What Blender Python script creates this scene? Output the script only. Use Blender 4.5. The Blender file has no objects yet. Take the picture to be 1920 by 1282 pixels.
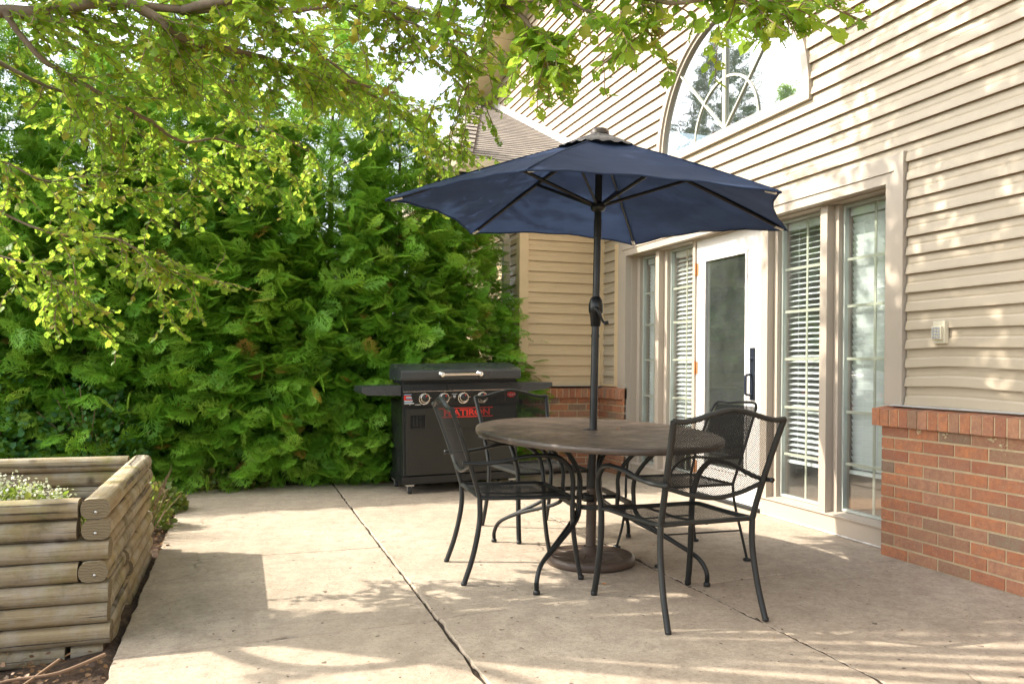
import bpy, bmesh, math, random
import numpy as np
from mathutils import Vector, Matrix
rad = math.radians
random.seed(7); rng = np.random.default_rng(7)
S = bpy.context.scene
C = S.collection

# ------------------------------------------------------------------ camera
cam_d = bpy.data.cameras.new("camera"); cam = bpy.data.objects.new("camera", cam_d); C.objects.link(cam)
AZ = math.atan(510/1509.); ROLL = .0084
Fv = Vector((math.sin(AZ), math.cos(AZ), 0)); Rv = Vector((math.cos(AZ), -math.sin(AZ), 0)); Uv = Vector((0, 0, 1))
CX = Rv*math.cos(ROLL)+Uv*math.sin(ROLL); CY = -Rv*math.sin(ROLL)+Uv*math.cos(ROLL); EYE = Vector((0, 0, 1.08))
m = Matrix((CX, CY, -Fv)).transposed().to_4x4(); m.translation = EYE
cam.matrix_world = m
cam_d.sensor_width = 36; cam_d.lens = 1509./1920*36; cam_d.shift_y = 43/1920.; cam_d.clip_start = .05; cam_d.clip_end = 600
S.camera = cam
def at(px, py, depth):      # a point of the garden from where it was measured in the photograph and its distance
    return EYE+(Fv+CX*((px-960)/1509.)+CY*((684-py)/1509.))*depth

# ------------------------------------------------------------------ light
SUN_EL = rad(40); sdir = Vector((-.938, .347, 0)).normalized()*math.cos(SUN_EL)+Vector((0, 0, math.sin(SUN_EL)))
w = bpy.data.worlds.new("World"); S.world = w; w.use_nodes = True
nt = w.node_tree; sky = nt.nodes.new('ShaderNodeTexSky'); sky.sky_type = 'NISHITA'; sky.sun_disc = False
sky.sun_elevation = SUN_EL; sky.sun_rotation = math.atan2(sdir.x, sdir.y)
sky.air_density = 1.0; sky.dust_density = 3.0; sky.ozone_density = 1.0
bg = nt.nodes['Background']; hs = nt.nodes.new('ShaderNodeHueSaturation'); hs.inputs['Saturation'].default_value = .45; hs.inputs['Value'].default_value = 1.15; nt.links.new(sky.outputs[0], hs.inputs['Color']); nt.links.new(hs.outputs[0], bg.inputs[0]); bg.inputs[1].default_value = .15
sl = bpy.data.lights.new('sun', 'SUN'); sun = bpy.data.objects.new('sun', sl); C.objects.link(sun)
sl.energy = 2.6; sl.angle = rad(.45); sl.color = (1, .93, .82)
sun.rotation_euler = sdir.to_track_quat('Z', 'Y').to_euler(); sun.location = sdir*30
S.view_settings.view_transform = 'Standard'; S.view_settings.look = 'None'; S.view_settings.gamma = 1
S.view_settings.exposure = 1.78
S.render.engine = 'CYCLES'
S.cycles.max_bounces = 10; S.cycles.transparent_max_bounces = 24; S.cycles.diffuse_bounces = 4; S.cycles.caustics_reflective = False; S.cycles.caustics_refractive = False

# ------------------------------------------------------------------ material helpers
class N:
    def __init__(s, name):
        s.m = bpy.data.materials.new(name); s.m.use_nodes = True; s.t = s.m.node_tree; s.n = s.t.nodes; s.l = s.t.links
        s.b = s.n['Principled BSDF']; s.out = s.n['Material Output']
    def add(s, ty, **k):
        n = s.n.new(ty)
        for a, v in k.items():
            if a[0] == '_': setattr(n, a[1:], v)
            else: n.inputs[a.replace('__', ' ')].default_value = v
        return n
    def link(s, a, b): s.l.new(a, b)
    def coord(s, kind='Object', scale=None):
        c = s.add('ShaderNodeTexCoord'); o = c.outputs[kind]
        if scale:
            mp = s.add('ShaderNodeMapping'); mp.inputs['Scale'].default_value = scale; s.link(o, mp.inputs[0]); o = mp.outputs[0]
        return o
    def noise(s, co, scale, detail=6, rough=.6, dist=0):
        n = s.add('ShaderNodeTexNoise'); n.inputs['Scale'].default_value = scale; n.inputs['Detail'].default_value = detail
        n.inputs['Roughness'].default_value = rough; n.inputs['Distortion'].default_value = dist; s.link(co, n.inputs['Vector']); return n.outputs['Fac']
    def ramp(s, f, stops):
        r = s.add('ShaderNodeValToRGB'); e = r.color_ramp.elements
        while len(e) < len(stops): e.new(.5)
        for i, (p, c) in enumerate(stops): e[i].position = p; e[i].color = (*c, 1) if len(c) == 3 else c
        s.link(f, r.inputs[0]); return r.outputs[0]
    def mix(s, f, a, b, mode='MIX'):
        x = s.add('ShaderNodeMix', _data_type='RGBA', _blend_type=mode)
        for so, i in ((f, 0), (a, 6), (b, 7)):
            if hasattr(so, 'links'): s.link(so, x.inputs[i])
            else: x.inputs[i].default_value = so if i == 0 else (*so, 1)
        return x.outputs[2]
    def math(s, op, a, b=None, c=None):
        x = s.add('ShaderNodeMath', _operation=op)
        for i, so in enumerate((a, b, c)):
            if so is None: continue
            if hasattr(so, 'links'): s.link(so, x.inputs[i])
            else: x.inputs[i].default_value = so
        return x.outputs[0]
    def bump(s, h, strength=.3, dist=.01, to=None):
        b = s.add('ShaderNodeBump'); b.inputs['Strength'].default_value = strength; b.inputs['Distance'].default_value = dist
        s.link(h, b.inputs['Height']); s.link(b.outputs[0], (to or s.b).inputs['Normal']); return b
    def island(s):
        return s.add('ShaderNodeNewGeometry').outputs['Random Per Island']
    def col(s, c): s.link(c, s.b.inputs['Base Color']) if hasattr(c, 'links') else setattr(s.b.inputs['Base Color'], 'default_value', (*c, 1))
    def rough(s, v):
        if hasattr(v, 'links'): s.link(v, s.b.inputs['Roughness'])
        else: s.b.inputs['Roughness'].default_value = v

def simple(name, c, rough=.5, metal=0, var=.12, vs=8, bump=0, bs=60, spec=.5):
    n = N(name); co = n.coord()
    f = n.noise(co, vs)
    n.col(n.mix(f, tuple(x*(1-var) for x in c), tuple(min(1, x*(1+var)) for x in c)))
    n.rough(n.ramp(n.noise(co, vs*3), [(.3, (max(0, rough-.08),)*3), (.7, (min(1, rough+.08),)*3)]))
    n.b.inputs['Metallic'].default_value = metal; n.b.inputs['Specular IOR Level'].default_value = spec
    if bump: n.bump(n.noise(co, bs), bump, .004)
    return n.m

def m_siding(name, c):
    n = N(name); co = n.coord()
    f1 = n.noise(n.coord(scale=(1, .35, 3)), 2.2, 5); f2 = n.noise(n.coord(scale=(60, 2, 400)), 3, 4)
    a = n.mix(n.ramp(f1, [(.3, (0,)*3), (.75, (1,)*3)]), tuple(x*.9 for x in c), c)
    st = n.ramp(n.noise(n.coord(scale=(1, 6, .7)), 5, 6, .7), [(.56, (0,)*3), (.78, (1,)*3)])
    a = n.mix(n.math('MULTIPLY', st, .25), a, (.34, .28, .19))
    n.col(a); n.rough(.48); n.bump(n.math('ADD', n.math('MULTIPLY', f2, .25), n.noise(n.coord(scale=(1, .5, 2)), 7, 2)), .22, .004)
    return n.m
M = {}
M['siding'] = m_siding('vinyl_siding', (.45, .37, .268))
M['wing_siding'] = m_siding('wing_vinyl_warm_bounce', (.66, .49, .29))  # same vinyl, with warm bounce light off the patio put into its colour
M['trim'] = simple('painted_trim', (.42, .355, .285), .45, var=.06, vs=3, bump=.08, bs=40)
M['white_paint'] = simple('white_door_paint', (.68, .65, .61), .4, var=.05, vs=3, bump=.06, bs=50)
M['soffit'] = simple('soffit_vinyl', (.58, .47, .31), .5, var=.06)
M['fascia'] = simple('white_fascia', (.75, .72, .66), .5, var=.08)
M['gutter'] = simple('gutter_metal', (.62, .53, .38), .4, var=.08)

def m_brick():
    n = N('brick'); co = n.coord(); r = n.island()
    base = n.ramp(r, [(0, (.43, .15, .058)), (.24, (.53, .20, .08)), (.46, (.33, .11, .05)), (.64, (.50, .23, .12)), (.86, (.27, .17, .095)), (.95, (.22, .175, .115))])
    f = n.noise(co, 14, 8, .7)
    c = n.mix(n.ramp(f, [(.35, (0,)*3), (.75, (1,)*3)]), base, (.30, .17, .11)); c = n.mix(n.ramp(n.noise(co, 38, 5, .7), [(.35, (.6,)*3), (.6, (0,)*3)]), n.mix(.2, c, base), (.24, .10, .065))
    sp = n.ramp(n.noise(co, 120, 3), [(.62, (0,)*3), (.72, (1,)*3)])
    c = n.mix(n.math('MULTIPLY', sp, .5), c, (.6, .42, .3))
    n.col(c); n.rough(.88); n.bump(n.math('ADD', n.noise(co, 90, 6), n.math('MULTIPLY', n.noise(co, 18, 4), 1.5)), .55, .004)
    return n.m
M['brick'] = m_brick()
M['mortar'] = simple('mortar', (.52, .42, .26), .95, var=.25, vs=20, bump=.6, bs=150)

def m_concrete():
    n = N('concrete'); co = n.coord()
    f1 = n.noise(co, 1.1, 7, .62); f2 = n.noise(co, 9, 9, .72); f3 = n.noise(co, 160, 4, .7)
    c = n.ramp(f1, [(.28, (.36, .290, .212)), (.5, (.455, .372, .276)), (.72, (.525, .437, .335))])
    c = n.mix(n.ramp(f2, [(.38, (.6,)*3), (.60, (0,)*3)]), c, (.285, .225, .165))
    f4 = n.noise(co, 45, 8, .8)
    c = n.mix(n.ramp(f4, [(.34, (.75,)*3), (.47, (0,)*3)]), c, (.19, .15, .11))
    c = n.mix(n.ramp(f4, [(.55, (0,)*3), (.72, (.6,)*3)]), c, (.66, .56, .45))
    c = n.mix(n.ramp(f3, [(.30, (.6,)*3), (.45, (0,)*3)]), c, (.16, .13, .10))
    pit = n.ramp(n.noise(co, 22, 2, .5), [(.70, (0,)*3), (.735, (1,)*3)]); c = n.mix(pit, c, (.15, .115, .085))
    v = n.add('ShaderNodeTexVoronoi', _feature='DISTANCE_TO_EDGE'); v.inputs['Scale'].default_value = .55
    wco = n.add('ShaderNodeMix', _data_type='VECTOR'); nz = n.add('ShaderNodeTexNoise'); nz.inputs['Scale'].default_value = 2.2; nz.inputs['Detail'].default_value = 8
    n.link(co, nz.inputs['Vector']); wco.inputs[0].default_value = .3; n.link(co, wco.inputs[4]); n.link(nz.outputs['Color'], wco.inputs[5]); n.link(wco.outputs[1], v.inputs['Vector'])
    cr = n.ramp(v.outputs['Distance'], [(.0, (1,)*3), (.0035, (0,)*3)])
    cm = n.ramp(n.noise(co, .8, 2), [(.5, (0,)*3), (.62, (.7,)*3)]); crk = n.math('MULTIPLY', cr, cm)
    c = n.mix(crk, c, (.13, .10, .07))
    st = n.ramp(n.noise(co, 2.6, 5, .7, 1.5), [(.56, (0,)*3), (.70, (.45,)*3)])
    c = n.mix(st, c, (.26, .205, .15))
    n.col(c); n.rough(.9)
    h = n.math('SUBTRACT', n.math('ADD', n.math('MULTIPLY', f2, 1.6), n.math('MULTIPLY', f4, 1.0)), n.math('ADD', crk, pit))
    n.bump(h, .8, .006)
    return n.m
M['concrete'] = m_concrete()
def m_soil():
    n = N('soil'); co = n.coord(); f = n.noise(co, 30, 8, .75)
    n.col(n.ramp(f, [(.3, (.03, .018, .01)), (.5, (.10, .06, .035)), (.72, (.22, .14, .08))])); n.rough(1); n.bump(f, 1, .03); return n.m
M['soil'] = m_soil(); M['joint_dirt'] = simple('joint_dirt', (.045, .03, .018), 1, var=.6, vs=40)
def m_wood(name, a, b, grn, axis):
    n = N(name); sc = [28, 28, 28]; sc[axis] = 1.1
    f = n.noise(n.coord(scale=tuple(sc)), 1.3, 7, .65, .6); r = n.island()
    c = n.ramp(f, [(.28, tuple(x*.55 for x in a)), (.45, a), (.7, b)])
    c = n.mix(n.math('MULTIPLY', r, .5), c, tuple(x*.62 for x in a))
    g = n.ramp(n.noise(n.coord(), 3.2, 5, .7), [(.48, (0,)*3), (.68, (.75,)*3)])
    c = n.mix(g, c, grn)
    sc2 = [9, 9, 60]; sc2[axis] = .8
    k = n.ramp(n.noise(n.coord(scale=tuple(sc2)), 1.0, 3, .5), [(.37, (1,)*3), (.40, (0,)*3)])
    c = n.mix(n.math('MULTIPLY', k, .9), c, (.05, .035, .02))
    dk = n.ramp(n.noise(n.coord(), 2.3, 6, .75), [(.50, (0,)*3), (.66, (.75,)*3)]); c = n.mix(dk, c, (.055, .05, .022))
    gy = n.ramp(n.noise(n.coord(), 5.5, 6, .7), [(.42, (0,)*3), (.62, (.65,)*3)]); c = n.mix(gy, c, tuple(sum(b)/3*q for q in (1.12, 1.0, .82)))
    kn = n.add('ShaderNodeTexVoronoi'); kn.inputs['Scale'].default_value = 5.5; n.link(n.coord(), kn.inputs['Vector']); kk = n.ramp(kn.outputs['Distance'], [(.08, (.85,)*3), (.17, (0,)*3)]); c = n.mix(kk, c, (.07, .045, .025))
    n.col(c); n.rough(.85); n.bump(n.math('SUBTRACT', n.math('MULTIPLY', f, 1.5), n.math('MULTIPLY', k, 1.5)), 1, .007)
    return n.m
M['log_x'] = m_wood('timber_along', (.26, .195, .10), (.42, .335, .19), (.20, .205, .055), 0)
M['log_y'] = m_wood('timber_across', (.33, .24, .12), (.54, .42, .235), (.26, .25, .08), 1)
def m_logend():
    n = N('timber_end'); wv = n.add('ShaderNodeTexWave', _wave_type='RINGS'); wv.inputs['Scale'].default_value = 30; wv.inputs['Distortion'].default_value = 6; wv.rings_direction = 'Y'
    n.link(n.coord(), wv.inputs['Vector']); n.col(n.ramp(wv.outputs['Fac'], [(.2, (.15, .115, .065)), (.8, (.20, .16, .095))])); n.rough(.9); n.bump(wv.outputs['Fac'], .3, .003); return n.m
M['black_metal'] = simple('black_powder_coat', (.016, .017, .016), .42, metal=.0, var=.35, vs=25, bump=.15, bs=200, spec=.35)
M['pole'] = simple('dark_bronze_pole', (.022, .022, .022), .35, metal=.4, var=.2)
M['cast'] = simple('cast_resin', (.075, .052, .038), .5, var=.35, vs=12, bump=.4, bs=50)
M['tabletop'] = None
def m_top():
    n = N('tabletop_metal'); co = n.coord(); f = n.noise(n.coord(scale=(1, .35, 1)), 5, 8, .7, .7)
    n.col(n.ramp(f, [(.3, (.034, .026, .021)), (.52, (.065, .048, .036)), (.75, (.12, .088, .064))])); n.rough(n.ramp(n.noise(co, 12, 5), [(.3, (.30,)*3), (.7, (.55,)*3)])); n.b.inputs['Specular IOR Level'].default_value = .4
    n.bump(n.noise(co, 260, 2), .25, .002); return n.m
M['tabletop'] = m_top()
def m_mesh(name, pitch, open_, c):
    n = N(name); uv = n.add('ShaderNodeTexCoord').outputs['UV']; s = n.add('ShaderNodeSeparateXYZ'); n.link(uv, s.inputs[0])
    k = math.pi/pitch
    a = n.math('ADD', n.math('MULTIPLY', s.outputs[0], k), n.math('MULTIPLY', s.outputs[1], k*1.7)); b = n.math('SUBTRACT', n.math('MULTIPLY', s.outputs[0], k), n.math('MULTIPLY', s.outputs[1], k*1.7))
    p = n.math('MULTIPLY', n.math('ABSOLUTE', n.math('SINE', a)), n.math('ABSOLUTE', n.math('SINE', b)))
    hole = n.math('GREATER_THAN', p, open_)
    n.col(c); n.rough(.75); n.b.inputs['Specular IOR Level'].default_value = .12
    tr = n.add('ShaderNodeBsdfTransparent'); mx = n.add('ShaderNodeMixShader'); n.link(hole, mx.inputs[0]); n.link(n.b.outputs[0], mx.inputs[1]); n.link(tr.outputs[0], mx.inputs[2]); n.link(mx.outputs[0], n.out.inputs[0])
    return n.m
M['mesh_back'] = m_mesh('expanded_metal_back', .0115, .50, (.02, .02, .019))
M['mesh_seat'] = m_mesh('expanded_metal_seat', .0095, .78, (.02, .02, .019))
def m_canvas():
    n = N('navy_canvas'); co = n.coord(); f = n.noise(co, 3, 5); wv = n.noise(co, 40, 2)
    c = n.mix(f, (.025, .041, .092), (.038, .060, .128))
    fade = n.ramp(n.noise(n.coord(scale=(1, 1, 3)), 2.5, 6, .7), [(.4, (0,)*3), (.8, (.5,)*3)]); c = n.mix(fade, c, (.06, .105, .21))
    n.col(c); n.rough(.8); n.b.inputs['Specular IOR Level'].default_value = .25; n.bump(n.noise(n.coord(scale=(1.2, 1.2, 3)), 5, 2), .35, .01)
    tl = n.add('ShaderNodeBsdfTranslucent'); n.link(c, tl.inputs[0]); mx = n.add('ShaderNodeMixShader'); mx.inputs[0].default_value = .22
    n.link(n.b.outputs[0], mx.inputs[1]); n.link(tl.outputs[0], mx.inputs[2]); n.link(mx.outputs[0], n.out.inputs[0]); return n.m
M['canvas'] = m_canvas()
M['vent_canvas'] = simple('faded_vent_canvas', (.13, .12, .115), .9, var=.2)
M['tab'] = simple('white_tab', (.8, .77, .72), .6)
M['grill_black'] = simple('grill_enamel', (.014, .015, .015), .33, var=.25, vs=6, bump=.12, bs=120, spec=.4)
M['grill_panel'] = simple('grill_door_paint', (.024, .024, .020), .38, var=.2, vs=3, bump=.1, bs=150, spec=.35)
M['grill_lid'] = simple('grill_enamel_sky_sheen', (.030, .034, .037), .30, var=.06, vs=1.2, bump=.03, bs=120, spec=.7)  # paler and bluer than the cabinet: sky sheen put into the colour
M['chrome'] = simple('chrome', (.78, .74, .68), .18, metal=1, var=.05)
M['red'] = simple('red_print', (.65, .03, .02), .5, var=.05)
M['print_white'] = simple('white_print', (.7, .7, .7), .5)
M['print_blue'] = simple('blue_print', (.25, .4, .6), .5)
M['rubber'] = simple('rubber', (.02, .02, .02), .7)
M['galv'] = simple('galvanised', (.5, .49, .46), .35, metal=.8)
M['rust'] = simple('rusty_hinge', (.36, .15, .05), .8, var=.4, vs=60)
M['handle_blue'] = simple('dark_handle_metal', (.03, .037, .055), .35, metal=.5)
M['plastic'] = simple('ivory_plastic', (.62, .56, .42), .4, var=.06)
M['button'] = simple('grey_buttons', (.35, .36, .38), .5)
M['blind'] = simple('blind_slats', (.84, .86, .84), .5, var=.04)
M['room'] = simple('room_wall', (.55, .48, .38), .9)
M['room_floor'] = simple('room_floor', (.25, .12, .06), .4, var=.3)
M['mantel'] = simple('mantel_paint', (.62, .53, .36), .5)
M['firebox'] = simple('firebox', (.01, .01, .01), .8)
M['picture'] = simple('green_canvas', (.04, .13, .10), .6, var=.8, vs=5)
M['flash'] = simple('metal_flashing', (.6, .6, .6), .4, metal=.3, var=.2)
M['muntin'] = simple('muntin_paint', (.50, .48, .38), .5, var=.08)
M['sash'] = simple('sash_aluminium', (.46, .49, .44), .4, metal=.1)
def m_glass(name, base, tint=(1, 1, 1), gcol=(1, 1, 1), pale_haze=.04):
    n = N(name); ge = n.add('ShaderNodeNewGeometry'); dp = n.add('ShaderNodeVectorMath', _operation='DOT_PRODUCT'); n.link(ge.outputs['Incoming'], dp.inputs[0]); n.link(ge.outputs['True Normal'], dp.inputs[1])
    f = n.math('MINIMUM', n.math('ADD', n.math('MULTIPLY', n.math('POWER', n.math('SUBTRACT', 1, n.math('ABSOLUTE', dp.outputs['Value'])), 4), .9), base), 1)
    g = n.add('ShaderNodeBsdfGlossy'); g.inputs['Roughness'].default_value = .015; g.inputs['Color'].default_value = (*gcol, 1)
    bp = n.add('ShaderNodeBump'); bp.inputs['Strength'].default_value = .02; bp.inputs['Distance'].default_value = .02; n.link(n.noise(n.coord(), 3, 1), bp.inputs['Height']); n.link(bp.outputs[0], g.inputs['Normal'])
    t = n.add('ShaderNodeBsdfTransparent'); t.inputs[0].default_value = (*tint, 1); mx = n.add('ShaderNodeMixShader')
    n.link(f, mx.inputs[0]); n.link(t.outputs[0], mx.inputs[1]); n.link(g.outputs[0], mx.inputs[2])
    df = n.add('ShaderNodeBsdfDiffuse'); df.inputs[0].default_value = (.62, .68, .64, 1); m2 = n.add('ShaderNodeMixShader'); n.link(n.math('MULTIPLY', n.ramp(n.noise(n.coord(), 4, 5, .7), [(.3, (.5,)*3), (.7, (1.3,)*3)]), pale_haze), m2.inputs[0])  # pale diffuse layer whitens the pane, painted in for weak reflections
    n.link(mx.outputs[0], m2.inputs[1]); n.link(df.outputs[0], m2.inputs[2]); n.link(m2.outputs[0], n.out.inputs[0]); return n.m
M['glass'] = m_glass('window_glass', .20, (.93, .98, .97)); M['door_glass'] = m_glass('door_glass', .26, (.9, .95, .93), pale_haze=.055)
M['arch_glass'] = m_glass('coated_glass', .55, (.8, .9, .9))
def m_shingle():
    n = N('asphalt_shingle'); co = n.coord(scale=(1, .001, 1)); b = n.add('ShaderNodeTexBrick'); b.offset = .37
    b.inputs['Color1'].default_value = (.27, .23, .185, 1); b.inputs['Color2'].default_value = (.18, .155, .13, 1); b.inputs['Mortar'].default_value = (.10, .08, .07, 1)
    sp = n.add('ShaderNodeSeparateXYZ'); n.link(n.coord(), sp.inputs[0]); cb = n.add('ShaderNodeCombineXYZ'); n.link(sp.outputs[0], cb.inputs[0]); n.link(sp.outputs[1], cb.inputs[1])
    n.link(cb.outputs[0], b.inputs['Vector']); b.inputs['Scale'].default_value = 1; b.inputs['Brick Width'].default_value = .21; b.inputs['Row Height'].default_value = .125; b.inputs['Mortar Size'].default_value = .003
    f = n.noise(n.coord(), 200, 3); c = n.mix(n.ramp(f, [(.4, (.4,)*3), (.6, (0,)*3)]), b.outputs[0], (.30, .265, .22)); c = n.mix(n.ramp(n.noise(n.coord(), 4, 4), [(.4, (0,)*3), (.7, (.6,)*3)]), c, (.12, .10, .085))
    n.col(c); n.rough(.95); n.bump(f, .6, .004); return n.m
M['shingle'] = m_shingle(); M['shingle_edge_shade'] = simple('shingle_cut_edge_shade', (.05, .035, .028), .95)  # dark cut edges, with the shadow line under each course painted in
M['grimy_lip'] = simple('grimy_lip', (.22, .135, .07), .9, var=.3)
M['bark'] = simple('bark', (.20, .145, .10), .9, var=.45, vs=30, bump=.8, bs=60)
M['twig'] = simple('twig_bark', (.22, .14, .085), .85, var=.35, vs=20, bump=.4, bs=80)
def m_leaf(name, stops, trans=.45, holes=0, rough=.45):
    n = N(name); r = n.add('ShaderNodeAttribute', _attribute_name='tone').outputs['Fac']; co = n.coord()
    c = n.ramp(r, stops)
    v = n.noise(co, 3.0, 3); c = n.mix(n.ramp(v, [(.35, (0,)*3), (.7, (.45,)*3)]), c, tuple(x*.75 for x in stops[0][1]))
    if 'thuja' in name: c = n.mix(n.ramp(n.noise(co, 1.7, 4), [(.48, (0,)*3), (.7, (.6,)*3)]), c, (.30, .50, .05)); c = n.mix(n.ramp(n.noise(co, 6, 2), [(.68, (0,)*3), (.78, (.7,)*3)]), c, (.22, .13, .05))
    n.col(c); n.rough(rough); n.b.inputs['Specular IOR Level'].default_value = .35
    tl = n.add('ShaderNodeBsdfTranslucent'); n.link(n.mix(.5, c, (.50, .68, .08), 'MIX') if trans > .3 else c, tl.inputs[0])
    mx = n.add('ShaderNodeMixShader'); mx.inputs[0].default_value = trans; n.link(n.b.outputs[0], mx.inputs[1]); n.link(tl.outputs[0], mx.inputs[2]); o = mx.outputs[0]
    if holes:
        vo = n.add('ShaderNodeTexVoronoi'); vo.inputs['Scale'].default_value = 95; n.link(co, vo.inputs['Vector'])
        h = n.math('MULTIPLY', n.math('LESS_THAN', vo.outputs['Distance'], holes), n.math('GREATER_THAN', n.noise(co, 9, 2), .42))
        tr = n.add('ShaderNodeBsdfTransparent'); m2 = n.add('ShaderNodeMixShader'); n.link(h, m2.inputs[0]); n.link(o, m2.inputs[1]); n.link(tr.outputs[0], m2.inputs[2]); o = m2.outputs[0]
    n.link(o, n.out.inputs[0]); return n.m
M['leaf'] = m_leaf('maple_leaf', [(0, (.11, .24, .02)), (.35, (.19, .35, .03)), (.6, (.29, .44, .035)), (.88, (.46, .50, .05)), (.972, (.46, .30, .05)), (.992, (.30, .11, .03))], .6, .28)
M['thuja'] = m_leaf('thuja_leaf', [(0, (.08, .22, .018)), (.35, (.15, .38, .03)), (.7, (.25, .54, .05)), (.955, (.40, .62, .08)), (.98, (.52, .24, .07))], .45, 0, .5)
M['thuja_back'] = m_leaf('far_conifer_leaf', [(0, (.03, .08, .03)), (.5, (.05, .12, .04)), (1, (.08, .16, .05))], .28)
M['vine'] = m_leaf('vine_leaf', [(0, (.04, .14, .04)), (.5, (.08, .24, .07)), (.9, (.16, .33, .10))], .35)
M['weed'] = m_leaf('weed_leaf', [(0, (.10, .15, .03)), (.6, (.20, .27, .05)), (.95, (.32, .24, .08))], .4)
M['petal'] = m_leaf('petal', [(0, (.55, .56, .36)), (.6, (.75, .76, .60)), (1, (.45, .52, .25))], .3)
M['litter'] = m_leaf('leaf_litter', [(0, (.08, .045, .025)), (.5, (.18, .11, .06)), (.9, (.30, .17, .08)), (1, (.36, .20, .06))], .2)
M['orange_leaf'] = m_leaf('orange_leaf', [(0, (.6, .22, .03)), (1, (.7, .3, .05))], .2)
M['grass'] = m_leaf('lawn_grass', [(0, (.05, .10, .02)), (1, (.10, .17, .03))], .3)

# ------------------------------------------------------------------ mesh helpers
class MB:
    def __init__(s): s.v = []; s.f = []; s.mi = []; s.sm = []; s.uv = {}; s.cur = 0
    def add(s, vs, fs, smooth=False):
        o = len(s.v); s.v += [tuple(p) for p in vs]
        for f in fs: s.f.append(tuple(i+o for i in f)); s.mi.append(s.cur); s.sm.append(smooth)
        return o
    def box(s, x0, x1, y0, y1, z0, z1, rot=None, c=None):
        vs = [Vector((x, y, z)) for z in (z0, z1) for y in (y0, y1) for x in (x0, x1)]
        if rot is not None:
            cc = Vector(c) if c is not None else Vector(((x0+x1)/2, (y0+y1)/2, (z0+z1)/2)); vs = [cc+rot@(v-cc) for v in vs]
        s.add(vs, [(0, 2, 3, 1), (4, 5, 7, 6), (0, 1, 5, 4), (2, 6, 7, 3), (0, 4, 6, 2), (1, 3, 7, 5)]); return s
    def tube(s, pts, r, n=8, caps=True, flat=None, up=None):
        pts = [Vector(p) for p in pts]; k = len(pts); rs = r if isinstance(r, (list, tuple)) else [r]*k
        vs = []; prev = None
        for i, p in enumerate(pts):
            t = (pts[min(i+1, k-1)]-pts[max(i-1, 0)]).normalized()
            if prev is None:
                a = Vector(up) if up else (Vector((0, 0, 1)) if abs(t.z) < .9 else Vector((1, 0, 0)))
                u = (a-t*a.dot(t)).normalized()
            else: u = (prev-t*prev.dot(t)).normalized()
            prev = u; w_ = t.cross(u)
            for j in range(n):
                an = 2*math.pi*(j+.5)/n; vs.append(p+(u*math.cos(an)*(flat or 1)+w_*math.sin(an))*rs[i])
        fs = [(i*n+j, i*n+(j+1) % n, (i+1)*n+(j+1) % n, (i+1)*n+j) for i in range(k-1) for j in range(n)]
        s.add(vs, fs, n > 4)
        if caps: s.add([vs[j] for j in range(n)], [tuple(reversed(range(n)))]); s.add([vs[(k-1)*n+j] for j in range(n)], [tuple(range(n))])
        return s
    def lathe(s, c, prof, n=24, smooth=True, axis=None):
        c = Vector(c); vs = []; q = Vector((0, 0, 1)).rotation_difference(Vector(axis)) if axis is not None else None
        for (r, z) in prof:
            for j in range(n):
                a = 2*math.pi*j/n; p = Vector((r*math.cos(a), r*math.sin(a), z)); vs.append(c+(q@p if q else p))
        fs = [(i*n+j, i*n+(j+1) % n, (i+1)*n+(j+1) % n, (i+1)*n+j) for i in range(len(prof)-1) for j in range(n)]
        s.add(vs, fs, smooth); return s
    def quad(s, a, b, c, d): s.add([a, b, c, d], [(0, 1, 2, 3)]); return s
    def prism(s, pts, vec):      # polygon pts extruded by vec
        n = len(pts); vec = Vector(vec); a = [Vector(p) for p in pts]; b = [p+vec for p in a]
        s.add(a+b, [tuple(reversed(range(n))), tuple(range(n, 2*n))]+[(i, (i+1) % n, (i+1) % n+n, i+n) for i in range(n)]); return s
ORG = {}
def link_mesh(name, me, parent, loc):
    o = bpy.data.objects.new(name, me); C.objects.link(o)
    if parent is not None: o.parent = parent; ORG[o] = ORG.get(parent, Vector((0, 0, 0)))
    elif loc is not None: o.location = loc; ORG[o] = Vector(loc)
    return o
def obj(name, mb, mats, parent=None, loc=None, bevel=0, local=False, weld=0):
    """mb is in world coordinates; stored relative to the origin of its thing (local=True: already relative)"""
    org = Vector((0, 0, 0)) if local else (ORG.get(parent, Vector((0, 0, 0))) if parent is not None else (Vector(loc) if loc is not None else Vector((0, 0, 0))))
    me = bpy.data.meshes.new(name); me.from_pydata([(p[0]-org.x, p[1]-org.y, p[2]-org.z) for p in mb.v], [], mb.f)
    mats = mats if isinstance(mats, (list, tuple)) else [mats]
    for k in mats: me.materials.append(M[k] if isinstance(k, str) else k)
    me.polygons.foreach_set('material_index', mb.mi); me.polygons.foreach_set('use_smooth', mb.sm)
    if mb.uv:
        uvl = me.uv_layers.new(name='UVMap')
        for p in me.polygons:
            if p.index in mb.uv:
                for li, uv in zip(p.loop_indices, mb.uv[p.index]): uvl.data[li].uv = uv
    bm = bmesh.new(); bm.from_mesh(me)
    if weld: bmesh.ops.remove_doubles(bm, verts=bm.verts, dist=weld)
    if bevel:
        bmesh.ops.remove_doubles(bm, verts=bm.verts, dist=1e-5)
        ed = [e for e in bm.edges if len(e.link_faces) == 2 and e.calc_face_angle(0) > .6]
        bmesh.ops.bevel(bm, geom=ed, offset=bevel, segments=2, affect='EDGES', profile=.6)
    if not mb.uv: bmesh.ops.recalc_face_normals(bm, faces=bm.faces)
    bm.to_mesh(me); bm.free()
    return link_mesh(name, me, parent, loc)
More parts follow.
